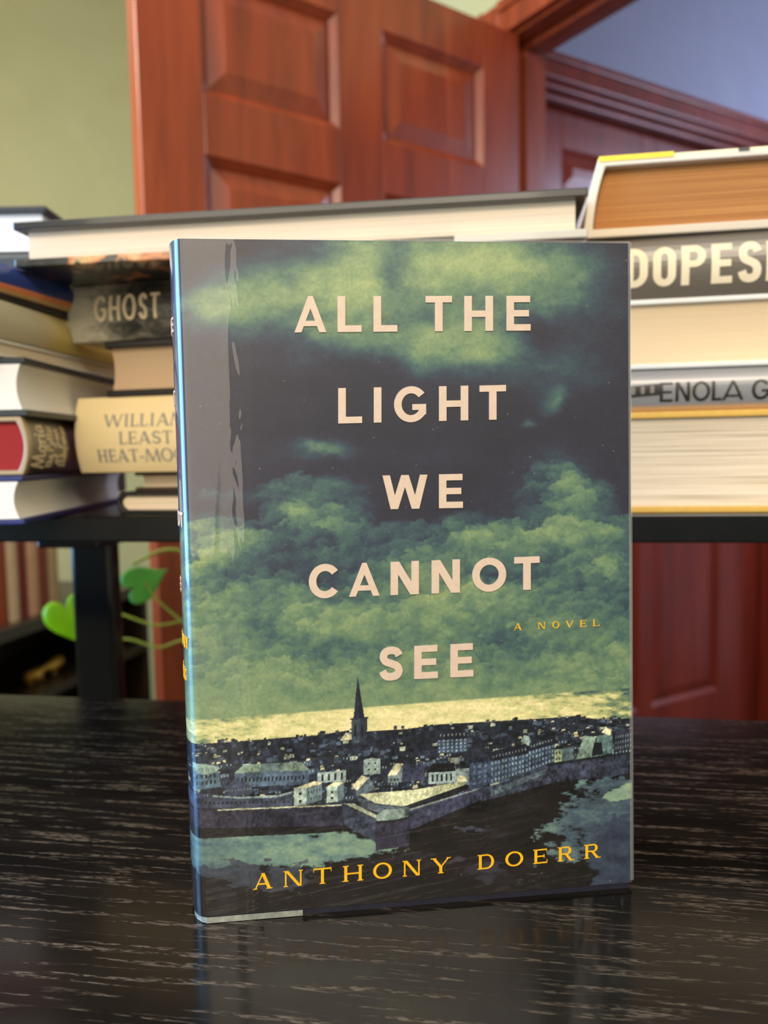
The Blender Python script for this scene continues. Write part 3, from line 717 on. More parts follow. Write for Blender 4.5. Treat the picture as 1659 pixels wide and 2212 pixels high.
for b in [(840, 592, 34, 56, .42), (930, 690, 40, 24, .12), (520, 540, 130, 34, .16), (1180, 700, 60, 60, .25), (720, 1390, 110, 28, .16), (1100, 1400, 110, 30, .13), (700, 1270, 120, 40, .10), (900, 1290, 70, 20, .12), (1080, 1240, 70, 20, .12), (640, 1230, 70, 30, .10)]:
    cl -= blob(*b)
def billow(x, y, sx, sy, oc, seed, gain=0.52):
    o = np.zeros_like(x); a = 1.0; t = 0
    for k in range(oc):
        o += a * (1 - 2 * np.abs(vnoise(x / sx * 2 ** k + 31 * k, y / sy * 2 ** k + 13 * k, seed + k) * 2 - 1) ** 0.8); t += a; a *= gain
    return o / t
BX, BY = PX + wx * .6, PY + wy * .6
bw = billow(BX, BY, 120, 74, 6, 61); bw2 = billow(BX - 4, BY - 6, 120, 74, 6, 61)
relief = np.clip((bw - bw2) * 1.0, -.5, .5)
soft = fbm(PX, PY, 90, 52, 6, 261, 0.62)
low_ = np.interp(PY, [500, 840, 1010, 1130, 1430, 1530], [.0, .1, .8, 1.0, .8, .25])
amp = np.interp(PY, [500, 760, 900, 1060, 1200, 1420, 1530], [.20, .20, .12, .24, .30, .22, .06])
cl = cl + (soft * (1 - low_ * .5) + (bw * .55 - .05) * low_ * .8) * amp * np.clip(0.30 + cl * 1.7, 0, 1) + relief * low_ * .26 * np.clip(cl * 2.2, 0, 1)
cl = cl + np.clip((PY - 1440) / 110, 0, 1) * .12 * np.interp(PX, [420, 900, 1370], [1.0, .7, .3])
# heaped cumulus: many shaded puffs, far ones first
ex, ey = fbm(PX, PY, 16, 13, 4, 301, .65) * 11, fbm(PX, PY, 16, 13, 4, 331, .65) * 9
pn = fbm(PX, PY, 120, 60, 3, 361)
def puff(x, y, r, v, sh, al):
    x0, x1, y0, y1 = int(max(x - 2 * r - AX0, 0)), int(min(x + 2 * r - AX0, AWD)), int(max(y - 1.6 * r - AY0, 0)), int(min(y + 1.6 * r - AY0, AHT))
    if x1 - x0 < 3 or y1 - y0 < 3: return
    X = (PX[y0:y1, x0:x1] + ex[y0:y1, x0:x1] * (r / 26 + .35) - x) / r; Y = (PY[y0:y1, x0:x1] + ey[y0:y1, x0:x1] * (r / 26 + .35) - y) / (r * .72)
    d = X * X + Y * Y
    a = np.clip((1 - d) / .55, 0, 1) * np.clip(.9 - Y * .75, 0, 1) * al
    val = v + sh * (-.62 * Y - .35 * X + .1)
    cl[y0:y1, x0:x1] = cl[y0:y1, x0:x1] * (1 - a) + val * a
pl_ = []
for i in range(5200):
    x, y = rs.uniform(350, 1400), rs.uniform(1010, 1525)
    q = float(np.interp(y, [1010, 1130, 1300, 1450, 1525], [.25, .7, 1.0, .8, .35])) + pn[int(y) - AY0, int(np.clip(x - AX0, 0, AWD - 1))] * 1.1
    v = cl[int(y) - AY0, int(np.clip(x - AX0, 0, AWD - 1))]
    if v > .17 and rs.rand() < q: pl_.append((y + rs.uniform(-30, 30), x, y, v))
base_cl = cl.copy()
for _, x, y, v in sorted(pl_):
    r = rs.uniform(.5, 1) ** 2 * float(np.interp(y, [1010, 1150, 1400, 1525], [34, 44, 34, 20]))
    puff(x, y, r, base_cl[int(y) - AY0, int(np.clip(x - AX0, 0, AWD - 1))] + rs.uniform(-.05, .05), float(np.interp(y, [1010, 1200, 1420, 1525], [.17, .24, .17, .06])), rs.uniform(.5, .95))
cl += fbm(PX, PY, 22, 18, 4, 391, .6) * .10 * np.clip(cl * 2, 0, 1)
cl = np.clip(cl, 0, 1); cl = np.where(cl > .6, .6 + (cl - .6) * .75, cl)
sky = ramp_np(cl, [(0.0, S(34, 30, 46)), (0.12, S(44, 42, 62)), (0.24, S(48, 62, 80)), (0.38, S(66, 94, 94)), (0.54, S(98, 126, 102)), (0.72, S(138, 158, 114)), (1.0, S(184, 190, 134))])
art = sky
# sea
hor = np.interp(PX, [420, 540, 900, 1368], [1554, 1546, 1518, 1484])
sea_n = fbm(PX, PY, 26, 9, 5, 81, 0.65)
edge = np.interp(PX, [420, 520, 760, 1080, 1240, 1370], [.36, .26, .10, .12, .36, .50])
sv = np.clip(0.96 - edge + sea_n * (0.16 + edge * 1.5) - np.clip((hor + 14 - PY) / 20, 0, 1) * .28, 0, 1)
sea = ramp_np(sv, [(0, S(58, 84, 86)), (0.35, S(118, 140, 106)), (0.65, S(196, 196, 136)), (1.0, S(240, 228, 176))])
k = np.clip((PY - hor) / 3, 0, 1)[..., None]
art = art * (1 - k) + sea * k
# town
def fill(poly, col, tex=0.12, alpha=1.0):
    xs = [p[0] for p in poly]; ys = [p[1] for p in poly]
    x0, x1 = int(max(min(xs) - AX0, 0)), int(min(max(xs) - AX0 + 2, AWD)); y0, y1 = int(max(min(ys) - AY0, 0)), int(min(max(ys) - AY0 + 2, AHT))
    if x1 <= x0 or y1 <= y0: return
    X, Y = PX[y0:y1, x0:x1] + .5, PY[y0:y1, x0:x1] + .5
    ins = np.zeros(X.shape, bool); n = len(poly)
    for i in range(n):
        (ax, ay_), (bx, by) = poly[i], poly[(i + 1) % n]
        if ay_ == by: continue
        c = ((ay_ > Y) != (by > Y)) & (X < (bx - ax) * (Y - ay_) / (by - ay_) + ax)
        ins ^= c
    tx_ = 1 + TEX[y0:y1, x0:x1, None] * tex * 4
    a = ins[..., None] * alpha
    art[y0:y1, x0:x1] = art[y0:y1, x0:x1] * (1 - a) + np.clip(np.array(col) * tx_, 0, 1) * a
TEX = fbm(PX, PY, 9, 9, 3, 101, 0.7)
xs_ = [350, 500, 600, 690, 760, 800, 880, 950, 1060, 1180, 1240, 1300, 1380]
top = [1610, 1600, 1592, 1585, 1574, 1577, 1572, 1562, 1556, 1549, 1544, 1552, 1548]
bx_ = [350, 740, 890, 1020, 1110, 1200, 1380]; bot = [1752, 1742, 1770, 1712, 1690, 1660, 1628]
ftop = lambda x: float(np.interp(x, xs_, top)); fbot = lambda x: float(np.interp(x, bx_, bot))
fill([(x, y + 3) for x, y in zip(xs_, top)] + [(x, y + 6) for x, y in zip(bx_[::-1], bot[::-1])], S(36, 40, 52), .2)
NAVY, SLATE, PALE, CREAMC, DK = S(44, 50, 66), S(74, 86, 104), S(150, 166, 164), S(226, 216, 176), S(26, 27, 34)
def house(x, y, w, h, sk, wall, roof, lit=None, win=0):
    """front gable-less block: wall quad, sloped roof, optional lit roof patch and windows"""
    fill([(x, y), (x + w, y - sk), (x + w, y - sk - h), (x, y - h)], wall, .10)
    rh = h * .55
    fill([(x - 1, y - h), (x + w + 1, y - sk - h), (x + w * .86, y - sk - h - rh), (x + w * .14, y - h - rh)], roof, .12)
    if lit is not None: fill([(x + w * .08, y - h - 1), (x + w * .6, y - h - sk * .6 - 1), (x + w * .55, y - h - sk * .6 - rh * .8), (x + w * .16, y - h - rh * .8)], lit, .06)
    if win:
        rows = max(1, int(h / 8)); cols = max(2, int(w / 6))
        for i in range(rows):
            for j in range(cols):
                wx_ = x + w * (j + .3) / cols; wy_ = y - sk * (j + .3) / cols - h * (i + .75) / rows
                fill([(wx_, wy_), (wx_ + 2.2, wy_), (wx_ + 2.2, wy_ + 4), (wx_, wy_ + 4)], DK if win == 1 else PALE, 0)
hs = []
for i in range(900):
    x = rs.uniform(360, 1378); s_ = rs.rand() ** 0.9
    y = ftop(x) + 2 + (fbot(x) - ftop(x) - 4) * s_
    hs.append((y, x, s_))
for y, x, s_ in sorted(hs):
    w = (7 + 15 * s_) * rs.uniform(.6, 1.35); h = w * rs.uniform(.45, .85)
    base = S(*(np.array([58, 68, 82]) * rs.uniform(.5, 1.5)))
    lit = None; q = rs.rand()
    if q < .14: base = S(*(np.array([176, 182, 160]) * rs.uniform(.75, 1.1)))
    if rs.rand() < .20: lit = CREAMC * rs.uniform(.4, 1)
    house(x, y, w, h, w * .1, base, S(*(np.array([34, 36, 46]) * rs.uniform(.7, 1.4))), lit, (1 if rs.rand() < .5 else 2) if s_ > .35 else 0)
def grid(q, nx, ny, col, fx=.42, fy=.6):
    (x0, y0), (x1, y1), (x2, y2), (x3, y3) = q     # bl, br, tr, tl
    P = lambda u, v: ((x0 * (1 - u) + x1 * u) * (1 - v) + (x3 * (1 - u) + x2 * u) * v, (y0 * (1 - u) + y1 * u) * (1 - v) + (y3 * (1 - u) + y2 * u) * v)
    for i in range(nx):
        for j in range(ny):
            u, v = (i + .5 - fx / 2) / nx, (j + .5 - fy / 2) / ny; U_, V_ = (i + .5 + fx / 2) / nx, (j + .5 + fy / 2) / ny
            fill([P(u, v), P(U_, v), P(U_, V_), P(u, V_)], col, .05)
# church with its spire
fill([(735, 1600), (762, 1598), (762, 1586), (748, 1583)], CREAMC * .85)
fill([(760, 1606), (793, 1604), (794, 1552), (760, 1554)], S(62, 72, 84), .15)
fill([(776, 1606), (793, 1604), (794, 1552), (778, 1553)], S(44, 52, 66), .12)
fill([(757, 1556), (796, 1553), (796, 1549), (757, 1552)], S(40, 46, 60))
fill([(764, 1553), (788, 1551), (773, 1461)], S(38, 40, 58), .1); fill([(776, 1552), (788, 1551), (773, 1461)], S(28, 30, 46), .1)
for x in (766, 781): fill([(x, 1590), (x + 4, 1590), (x + 4, 1568), (x + 2, 1564), (x, 1568)], DK)
# named blocks of the town front
fill([(505, 1702), (668, 1694), (668, 1664), (508, 1670)], S(84, 100, 118)); fill([(528, 1652), (652, 1647), (670, 1664), (506, 1671)], S(128, 146, 128), .1)
fill([(565, 1650), (612, 1648), (606, 1667), (560, 1669)], S(92, 108, 108), .1)
grid([(510, 1694), (660, 1687), (660, 1672), (512, 1678)], 18, 1, DK)
fill([(420, 1660), (470, 1655), (478, 1700), (420, 1708)], S(82, 104, 118)); fill([(418, 1650), (455, 1652), (478, 1660), (450, 1676), (420, 1668)], S(138, 158, 146))
grid([(424, 1702), (470, 1695), (468, 1668), (424, 1674)], 5, 2, DK)
fill([(484, 1722), (545, 1716), (545, 1700), (520, 1686), (505, 1686), (486, 1702)], S(70, 76, 96)); grid([(486, 1712), (545, 1707), (545, 1702), (486, 1707)], 9, 1, PALE * .6)
fill([(400, 1748), (632, 1744), (632, 1716), (560, 1722), (460, 1722), (400, 1716)], S(66, 72, 90)); fill([(460, 1718), (520, 1722), (600, 1718), (632, 1710), (632, 1714), (600, 1723), (520, 1726), (460, 1722)], PALE)
grid([(440, 1740), (628, 1736), (628, 1728), (440, 1732)], 20, 1, DK)
fill([(686, 1692), (748, 1688), (748, 1664), (686, 1670)], S(158, 172, 166)); grid([(690, 1690), (746, 1686), (746, 1668), (690, 1672)], 4, 1, DK, .3, .8)
fill([(636, 1742), (662, 1740), (662, 1702), (636, 1704)], S(176, 192, 178)); fill([(662, 1740), (696, 1728), (696, 1694), (662, 1702)], S(104, 122, 124))
fill([(634, 1704), (664, 1702), (698, 1692), (680, 1688)], CREAMC); grid([(638, 1740), (660, 1738), (660, 1706), (638, 1708)], 1, 2, DK, .3, .4); grid([(664, 1736), (694, 1726), (694, 1698), (664, 1706)], 5, 2, DK, .3, .4)
fill([(706, 1735), (730, 1732), (730, 1698), (706, 1702)], S(170, 186, 172)); fill([(730, 1732), (744, 1726), (744, 1690), (730, 1698)], S(92, 108, 112)); fill([(704, 1702), (732, 1698), (746, 1690), (722, 1690)], CREAMC)
grid([(708, 1732), (728, 1730), (728, 1704), (708, 1706)], 1, 2, DK, .3, .4)
fill([(786, 1674), (822, 1672), (822, 1640), (804, 1630), (786, 1642)], S(140, 156, 148)); grid([(790, 1670), (818, 1668), (818, 1642), (790, 1644)], 2, 2, DK, .25, .3); fill([(784, 1642), (804, 1628), (824, 1640), (804, 1638)], DK)
fill([(772, 1722), (810, 1706), (806, 1690), (790, 1676), (766, 1694)], S(96, 108, 116)); fill([(762, 1698), (782, 1675), (796, 1682), (772, 1708)], CREAMC)
fill([(866, 1690), (918, 1686), (918, 1654), (880, 1650), (862, 1656)], S(58, 62, 82)); fill([(838, 1692), (868, 1690), (870, 1655), (852, 1650), (840, 1672)], S(128, 140, 140)); fill([(838, 1676), (856, 1650), (872, 1650), (858, 1674)], CREAMC); grid([(842, 1690), (864, 1688), (864, 1680), (842, 1682)], 3, 1, DK)
fill([(926, 1694), (984, 1692), (984, 1664), (926, 1668)], S(168, 186, 182)); fill([(922, 1670), (988, 1666), (978, 1648), (934, 1650)], S(28, 27, 32)); grid([(930, 1692), (980, 1690), (980, 1668), (930, 1671)], 5, 1, DK, .35, .7)
fill([(984, 1700), (1014, 1696), (1014, 1660), (984, 1662)], PALE); fill([(988, 1690), (1010, 1688), (1006, 1676), (990, 1676)], CREAMC)
for (a, b, c, d, nx) in (((945, 1628), (1010, 1624), (1010, 1594), (945, 1598), 7), ((1060, 1694), (1142, 1668), (1142, 1626), (1060, 1644), 11), ((1142, 1668), (1198, 1646), (1198, 1606), (1142, 1622), 8)):
    fill([a, b, c, d], S(62, 76, 98), .18); grid([a, b, c, d], nx, 4, S(142, 158, 164), .4, .5)
    fill([(d[0] - 3, d[1] + 2), (c[0] + 3, c[1] + 2), (c[0] - 6, c[1] - 20), (d[0] + 8, d[1] - 22)], S(34, 36, 48), .2)
    grid([(d[0] + 2, d[1] - 4), (c[0] - 2, c[1] - 4), (c[0] - 4, c[1] - 12), (d[0] + 4, d[1] - 12)], nx, 1, S(130, 140, 140), .3, .6)
fill([(1014, 1706), (1060, 1694), (1060, 1644), (1016, 1648)], S(66, 78, 102), .16); grid([(1018, 1702), (1056, 1692), (1056, 1648), (1018, 1652)], 3, 4, S(100, 114, 136), .4, .5)
fill([(1012, 1650), (1062, 1645), (1052, 1622), (1034, 1600), (1020, 1622)], S(40, 42, 56))
fill([(1126, 1602), (1144, 1612), (1144, 1592), (1132, 1588)], PALE)
fill([(1198, 1650), (1214, 1646), (1214, 1618), (1198, 1620)], S(176, 190, 150)); grid([(1199, 1648), (1213, 1645), (1213, 1620), (1199, 1622)], 2, 2, DK, .3, .4)
fill([(1214, 1646), (1240, 1640), (1240, 1612), (1214, 1618)], S(96, 112, 116)); fill([(1244, 1642), (1290, 1634), (1286, 1592), (1262, 1590)], S(132, 152, 138)); fill([(1290, 1634), (1326, 1626), (1322, 1584), (1290, 1590)], S(104, 132, 130)); fill([(1278, 1634), (1304, 1630), (1300, 1604), (1284, 1604)], DK)
fill([(1326, 1626), (1372, 1616), (1372, 1572), (1330, 1580)], S(44, 46, 60)); grid([(1328, 1624), (1370, 1614), (1370, 1580), (1328, 1588)], 8, 3, S(110, 124, 130), .35, .5)
fill([(1300, 1582), (1318, 1590), (1322, 1576), (1310, 1572)], CREAMC)
# foreshore, beaches and ramparts
gnd = fbm(PX, PY, 60, 30, 6, 131, .6)
low = ramp_np(np.clip(.35 + gnd * .55, 0, 1), [(0, S(18, 16, 17)), (.5, S(33, 29, 29)), (.8, S(52, 50, 60)), (1, S(84, 86, 98))])
lim = np.interp(PX, [360, 740, 810, 890, 1020, 1110, 1200, 1380], [1745, 1745, 1745, 1750, 1716, 1690, 1664, 1630])
k = np.clip((PY - lim) / 4, 0, 1)[..., None]; art = art * (1 - k) + low * k
bl = fbm(PX, PY, 34, 16, 6, 151, .62)
def beach(cx, cy, rx, ry, cols, th=.45, rot=0.0, amp=.55):
    global art
    X, Y = PX - cx, PY - cy; X, Y = X * math.cos(rot) + Y * math.sin(rot), -X * math.sin(rot) + Y * math.cos(rot)
    f = 1 - np.sqrt((X / rx) ** 2 + (Y / ry) ** 2) + bl * amp
    a = np.clip((f - th + .25) / .10, 0, 1)[..., None]
    c = ramp_np(np.clip(.5 + bl * .8, 0, 1), cols)
    art = art * (1 - a) + c * a
beach(600, 1834, 260, 44, [(0, S(70, 92, 108)), (.5, S(104, 134, 128)), (1, S(138, 164, 138))], .35, -.02, .5)
beach(440, 1850, 90, 60, [(0, S(58, 80, 98)), (1, S(120, 150, 136))], .4)
beach(520, 1890, 230, 40, [(0, S(40, 44, 54)), (1, S(74, 82, 96))], .62, .05, 1.0)
beach(1330, 1760, 150, 95, [(0, S(50, 58, 74)), (.5, S(70, 88, 102)), (1, S(108, 134, 128))], .3, -.5, .8)
beach(1350, 1850, 90, 90, [(0, S(42, 48, 64)), (1, S(62, 74, 92))], .3, 0, .6)
beach(1350, 1712, 60, 18, [(0, S(120, 148, 134)), (1, S(150, 172, 140))], .3, -.2, .4)
beach(1010, 1790, 60, 10, [(0, S(54, 54, 70)), (1, S(84, 88, 104))], .5, .1, .9)
beach(1040, 1880, 110, 30, [(0, S(36, 34, 40)), (1, S(64, 62, 74))], .6, .1, 1.0)
fill([(404, 1752), (440, 1749), (742, 1738), (742, 1784), (650, 1786), (440, 1790), (404, 1790)], S(50, 48, 62), .16)
fill([(404, 1790), (742, 1784), (760, 1792), (700, 1800), (560, 1806), (440, 1812), (404, 1812)], S(30, 27, 28), .2)
fill([(470, 1749), (740, 1738), (741, 1741), (470, 1752)], S(190, 190, 158), .1)
fill([(776, 1716), (900, 1706), (1000, 1688), (1006, 1700), (900, 1738), (868, 1742), (812, 1736)], S(206, 206, 166), .1)
fill([(772, 1722), (812, 1738), (868, 1744), (868, 1764), (830, 1760), (780, 1744)], S(86, 94, 104)); fill([(868, 1744), (1010, 1694), (1012, 1704), (880, 1764), (868, 1768)], S(36, 36, 40), .2)
fill([(738, 1738), (812, 1768), (812, 1820), (790, 1808), (744, 1782)], S(62, 68, 84), .16); fill([(742, 1736), (764, 1736), (816, 1762), (812, 1768)], S(176, 184, 156), .1)
fill([(810, 1772), (884, 1764), (885, 1828), (812, 1838)], S(54, 52, 68), .14); fill([(812, 1762), (830, 1750), (880, 1746), (884, 1764), (850, 1772), (814, 1774)], S(136, 152, 142), .14)
fill([(868, 1742), (884, 1744), (884, 1764), (878, 1762)], S(92, 100, 104)); fill([(812, 1774), (850, 1772), (884, 1764), (884, 1769), (850, 1778), (814, 1780)], S(32, 32, 38))
fill([(885, 1750), (1038, 1704), (1040, 1728), (885, 1794)], S(62, 64, 84), .16); fill([(885, 1748), (1038, 1702), (1038, 1705), (885, 1752)], S(132, 140, 136))
fill([(1038, 1704), (1090, 1690), (1180, 1652), (1380, 1624), (1380, 1668), (1300, 1680), (1200, 1690), (1110, 1714), (1040, 1732)], S(56, 60, 76), .28)
fill([(1060, 1706), (1180, 1662), (1180, 1672), (1062, 1720)], S(84, 98, 106), .2); fill([(1180, 1650), (1380, 1621), (1380, 1626), (1180, 1656)], S(34, 35, 42))
# dark foot of the picture
k = np.clip((PY - np.interp(PX, [420, 900, 1250, 1380], [1880, 1850, 1900, 2000])) / 60, 0, 1)[..., None] * .55
art = art * (1 - k) + S(28, 25, 24) * k
tw = np.clip((PY - np.interp(PX, xs_, top) - 2) / 6, 0, 1) * np.clip((np.interp(PX, bx_, bot) + 60 - PY) / 20, 0, 1)
grain = fbm(PX, PY, 4.5, 6, 3, 181, .7); patch_ = fbm(PX, PY, 34, 22, 3, 191)
art = art * (1 - tw[..., None] * (1 - np.clip(.92 + grain * .75 + patch_ * .7, .35, 1.7)[..., None] * np.array([.92, .98, 1.04], np.float32)))
art = art * (1 + .16 * fbm(PX, PY, 5, 5, 2, 171)[..., None])
for i in range(170):                       # specks of dust and tiny scratches on the sleeve
    x, y = rs.randint(60, AWD - 30), rs.randint(60, AHT - 120)
    art[y:y + rs.randint(1, 3), x:x + rs.randint(1, 4)] = S(116, 118, 120)
art = np.clip(art, 0, 1).astype(np.float32)

def sample_art(a, b):
    """a, b arrays in metres on the cover"""
    q = np.stack([a, b, np.ones_like(a)]); d = np.tensordot(C2D, q, 1); x, y = d[0] / d[2] - AX0, d[1] / d[2] - AY0
    x = np.clip(x, 12, AWD - 3); y = np.clip(y, 8, AHT - 3); xi, yi = x.astype(int), y.astype(int); fx, fy = (x - xi)[..., None], (y - yi)[..., None]
    return (art[yi, xi] * (1 - fx) + art[yi, xi + 1] * fx) * (1 - fy) + (art[yi + 1, xi] * (1 - fx) + art[yi + 1, xi + 1] * fx) * fy

# ---- jacket: back strip, rounded spine, front, fold round the fore edge
prof = []                                   # (x, y, picture position)
for k in range(7): prof.append((BW - 0.004 - (BW - 0.004) * k / 6, BT, -0.030))
ns = 56
for k in range(1, ns):
    t = math.pi * (1 - k / ns)
    prof.append((-BB * math.sin(t) ** 0.85, BT / 2 * (1 - math.cos(t)), -0.022 * (1 - (k / ns)) ** 1.0 if k / ns > .0 else 0))
NFR = 600
for k in range(NFR + 1): prof.append(((BW - 0.0016) * k / NFR, 0.0, (BW - 0.0016) * k / NFR))
for k in range(1, 9):
    t = math.pi * k / 8
    prof.append((BW - 0.0016 + 0.0016 * math.sin(t), 0.0016 * (1 - math.cos(t)), BW - 0.0016 + 0.0003 * k))
prof = np.array(prof, np.float64)
NV = 900
zz = np.linspace(0.0024, BH, NV)
nu = len(prof)
vx = np.repeat(prof[None, :, 0], NV, 0); vz = np.repeat(zz[:, None], nu, 1)
vy = np.repeat(prof[None, :, 1], NV, 0) + vz * LEAN
co = np.stack([vx, vy, vz], -1).reshape(-1, 3).astype(np.float32)
col = np.ones((NV, nu, 4), np.float32)
col[..., :3] = sample_art(np.repeat(prof[None, :, 2], NV, 0), vz)
ii = (np.arange(NV - 1)[:, None] * nu + np.arange(nu - 1)[None, :]).ravel()
fa = np.stack([ii, ii + 1, ii + nu + 1, ii + nu], -1).astype(np.int32)
me = bpy.data.meshes.new('dust_jacket')
me.vertices.add(len(co)); me.vertices.foreach_set('co', co.ravel())
me.loops.add(fa.size); me.loops.foreach_set('vertex_index', fa.ravel())
me.polygons.add(len(fa)); me.polygons.foreach_set('loop_start', np.arange(0, fa.size, 4, dtype=np.int32))
me.update(calc_edges=True)
ca = me.color_attributes.new('print', 'BYTE_COLOR', 'POINT')
ca.data.foreach_set('color', col.reshape(-1))
me.shade_smooth()
jk = NT('printed_jacket_in_clear_sleeve')
at = jk.n('ShaderNodeVertexColor'); at.layer_name = 'print'
jk.l(at.outputs[0], jk.b.inputs['Base Color'])
jk.set(Roughness=0.36, Specular_IOR_Level=0.5, Coat_Weight=1.0, Coat_Roughness=0.025, Coat_IOR=1.5)
w1 = jk.noise(jk.coords((55, 55, 9)), 1.0, 2, 0.4, 0.3); w2 = jk.noise(jk.coords((14, 14, 8)), 1.0, 1, 0.3)
ad = jk.n('ShaderNodeMath', operation='MULTIPLY_ADD'); ad.inputs[1].default_value = 0.25
jk.l(w1, ad.inputs[0]); jk.l(w2, ad.inputs[2])
sx = jk.n('ShaderNodeSeparateXYZ'); jk.l(jk.coords((1, 1, 1)), sx.inputs[0])
def band(x0, x1, x2, x3):
    a_ = jk.n('ShaderNodeMapRange', interpolation_type='SMOOTHSTEP'); jk.l(sx.outputs[0], a_.inputs[0]); a_.inputs[1].default_value = x0; a_.inputs[2].default_value = x1
    b_ = jk.n('ShaderNodeMapRange', interpolation_type='SMOOTHSTEP'); jk.l(sx.outputs[0], b_.inputs[0]); b_.inputs[1].default_value = x2; b_.inputs[2].default_value = x3; b_.inputs[3].default_value = 1; b_.inputs[4].default_value = 0
    m_ = jk.n('ShaderNodeMath', operation='MULTIPLY'); jk.l(a_.outputs[0], m_.inputs[0]); jk.l(b_.outputs[0], m_.inputs[1]); return m_.outputs[0]
bs = jk.n('ShaderNodeMath', operation='ADD'); jk.l(band(0.010, 0.014, 0.017, 0.022), bs.inputs[0]); jk.l(band(0.132, 0.147, 0.157, 0.160), bs.inputs[1])
w3 = jk.noise(jk.coords((110, 60, 34)), 1.0, 2, 0.45, 0.8)
wm = jk.n('ShaderNodeMath', operation='MULTIPLY'); jk.l(bs.outputs[0], wm.inputs[0]); jk.l(w3, wm.inputs[1])
a2_ = jk.n('ShaderNodeMath', operation='MULTIPLY_ADD'); jk.l(wm.outputs[0], a2_.inputs[0]); a2_.inputs[1].default_value = 0.7; jk.l(ad.outputs[0], a2_.inputs[2])
jk.bump(a2_.outputs[0], 0.4, 0.004, 'Coat Normal')
me.materials.append(jk.m)
jo = bpy.data.objects.new('dust_jacket', me); COL.objects.link(jo); jo.parent = nv

# ---- boards, pages
C_BOARD = simple('navy_black_boards', lin(24, 25, 40), lin(32, 33, 50), 0.5, (200, 200, 200))
def lean(x, y, z): return (x, y + z * LEAN, z)
m = MB(); th = 0.0028; e = 0.0006
outer = [(BW - 0.002, BT - e), (0.0, BT - e)] + [((-BB + e) * math.sin(math.pi * (1 - k / 16)) ** .85, e + (BT / 2 - e) * (1 - math.cos(math.pi * (1 - k / 16)))) for k in range(1, 16)] + [(0.0, e), (BW - 0.002, e)]
inner = [(BW - 0.002, th), (0.002, th)] + [((-BB + th) * math.sin(math.pi * k / 16) ** .85, th + (BT / 2 - th) * (1 - math.cos(math.pi * k / 16))) for k in range(1, 16)] + [(0.002, BT - th), (BW - 0.002, BT - th)]
m.prism(outer + inner, lambda u, v, t: lean(u, v, t), 0.0, BH - 0.0006)
m.build('cover', C_BOARD, nv)
m = MB()
m.prism([(0.002, th + .0002), (BW - 0.006, th + .0002), (BW - 0.0085, BT / 2), (BW - 0.006, BT - th - .0002), (0.002, BT - th - .0002), (-BB + th + .001, BT / 2)], lambda u, v, t: lean(u, v, t), 0.004, BH - 0.004)
npg = NT('novel_pages'); f = npg.noise(npg.coords((2, 1500, 2)), 1.0, 3)
npg.l(npg.ramp(f, [(.3, lin(190, 176, 150)), (.6, lin(226, 214, 190))]), npg.b.inputs['Base Color']); npg.set(Roughness=0.8)
m.build('page_block', npg.m, nv)

# ---- lettering on the front
def front(x, y, h): a, b = d2c(x, y); return lean(a, -h, b)
INK_CREAM = simple('embossed_cream_title', lin(206, 184, 168), lin(214, 194, 178), 0.45, (400, 400, 400), coat=0.5, bump=0.15, bdist=0.0002)
INK_GOLD = simple('gold_yellow_print', lin(240, 176, 14), lin(246, 188, 22), 0.4, (300, 300, 300), coat=0.5)
def line(letters, xa, ta, ba, xb, tb_, bb, s, serif=False):
    out = []
    for ch, x0, x1 in letters:
        xm = (x0 + x1) / 2; q = (xm - xa) / (xb - xa); t0, b0 = ta + (tb_ - ta) * q, ba + (bb - ba) * q
        sl = (bb - ba) / (xb - xa); cap = b0 - t0; w = (x1 - x0) / cap
        for p in glyph(ch, w, s, serif): out.append([(x0 + u * cap, b0 + sl * (x0 + u * cap - xm) - v * cap) for u, v in p])
    return out
TITLE = [
    ([('A', 636, 705), ('L', 729, 781), ('L', 806.5, 858), ('T', 919, 976), ('H', 1002.5, 1064.5), ('E', 1093.5, 1145.5)], 640, 640, 718.5, 1140, 639.5, 714.5, .215),
    ([('L', 730.5, 782), ('I', 807, 824), ('G', 851, 921.5), ('H', 948, 1011), ('T', 1035.5, 1092.5)], 740, 838.3, 914.8, 1090, 831.8, 906, .215),
    ([('W', 826, 923), ('E', 948, 999.5)], 830, 1027, 1100, 990, 1023.6, 1097, .215),
    ([('C', 667, 734.5), ('A', 754, 820), ('N', 843.5, 904.5), ('N', 932, 993), ('O', 1019.5, 1093), ('T', 1110.5, 1165)], 700, 1219, 1291, 1140, 1202.3, 1273.6, .225),
    ([('S', 819, 870), ('E', 894.5, 945.5), ('E', 972.5, 1022)], 840, 1397.5, 1469, 1000, 1390, 1461.5, .225)]
tx = []
for L_, *r_ in TITLE: tx += line(L_, *r_)
letter_mesh(tx, front, 'title_lettering', INK_CREAM, nv, 0.0004)
tx = line([('A', 1110, 1127), ('N', 1162, 1178), ('O', 1193, 1208), ('V', 1222, 1238), ('E', 1252.5, 1266.5), ('L', 1280.5, 1294.5)], 1118, 1346.5, 1361, 1288, 1338, 1352, .17, True)
letter_mesh(tx, front, 'subtitle_lettering', INK_GOLD, nv, 0.00015)
tx = line([('A', 548, 588), ('N', 613, 654), ('T', 677, 716), ('H', 741, 784), ('O', 806, 846.5), ('N', 870, 909), ('Y', 932, 972)], 568, 1886, 1920, 952, 1853, 1886, .19, True)
tx += line([('D', 1032, 1067), ('O', 1091.5, 1130), ('E', 1152, 1182), ('R', 1205, 1237), ('R', 1262, 1294)], 1050, 1845.5, 1876.5, 1278, 1823.5, 1853.5, .19, True)
letter_mesh(tx, front, 'author_lettering', INK_GOLD, nv, 0.00015)
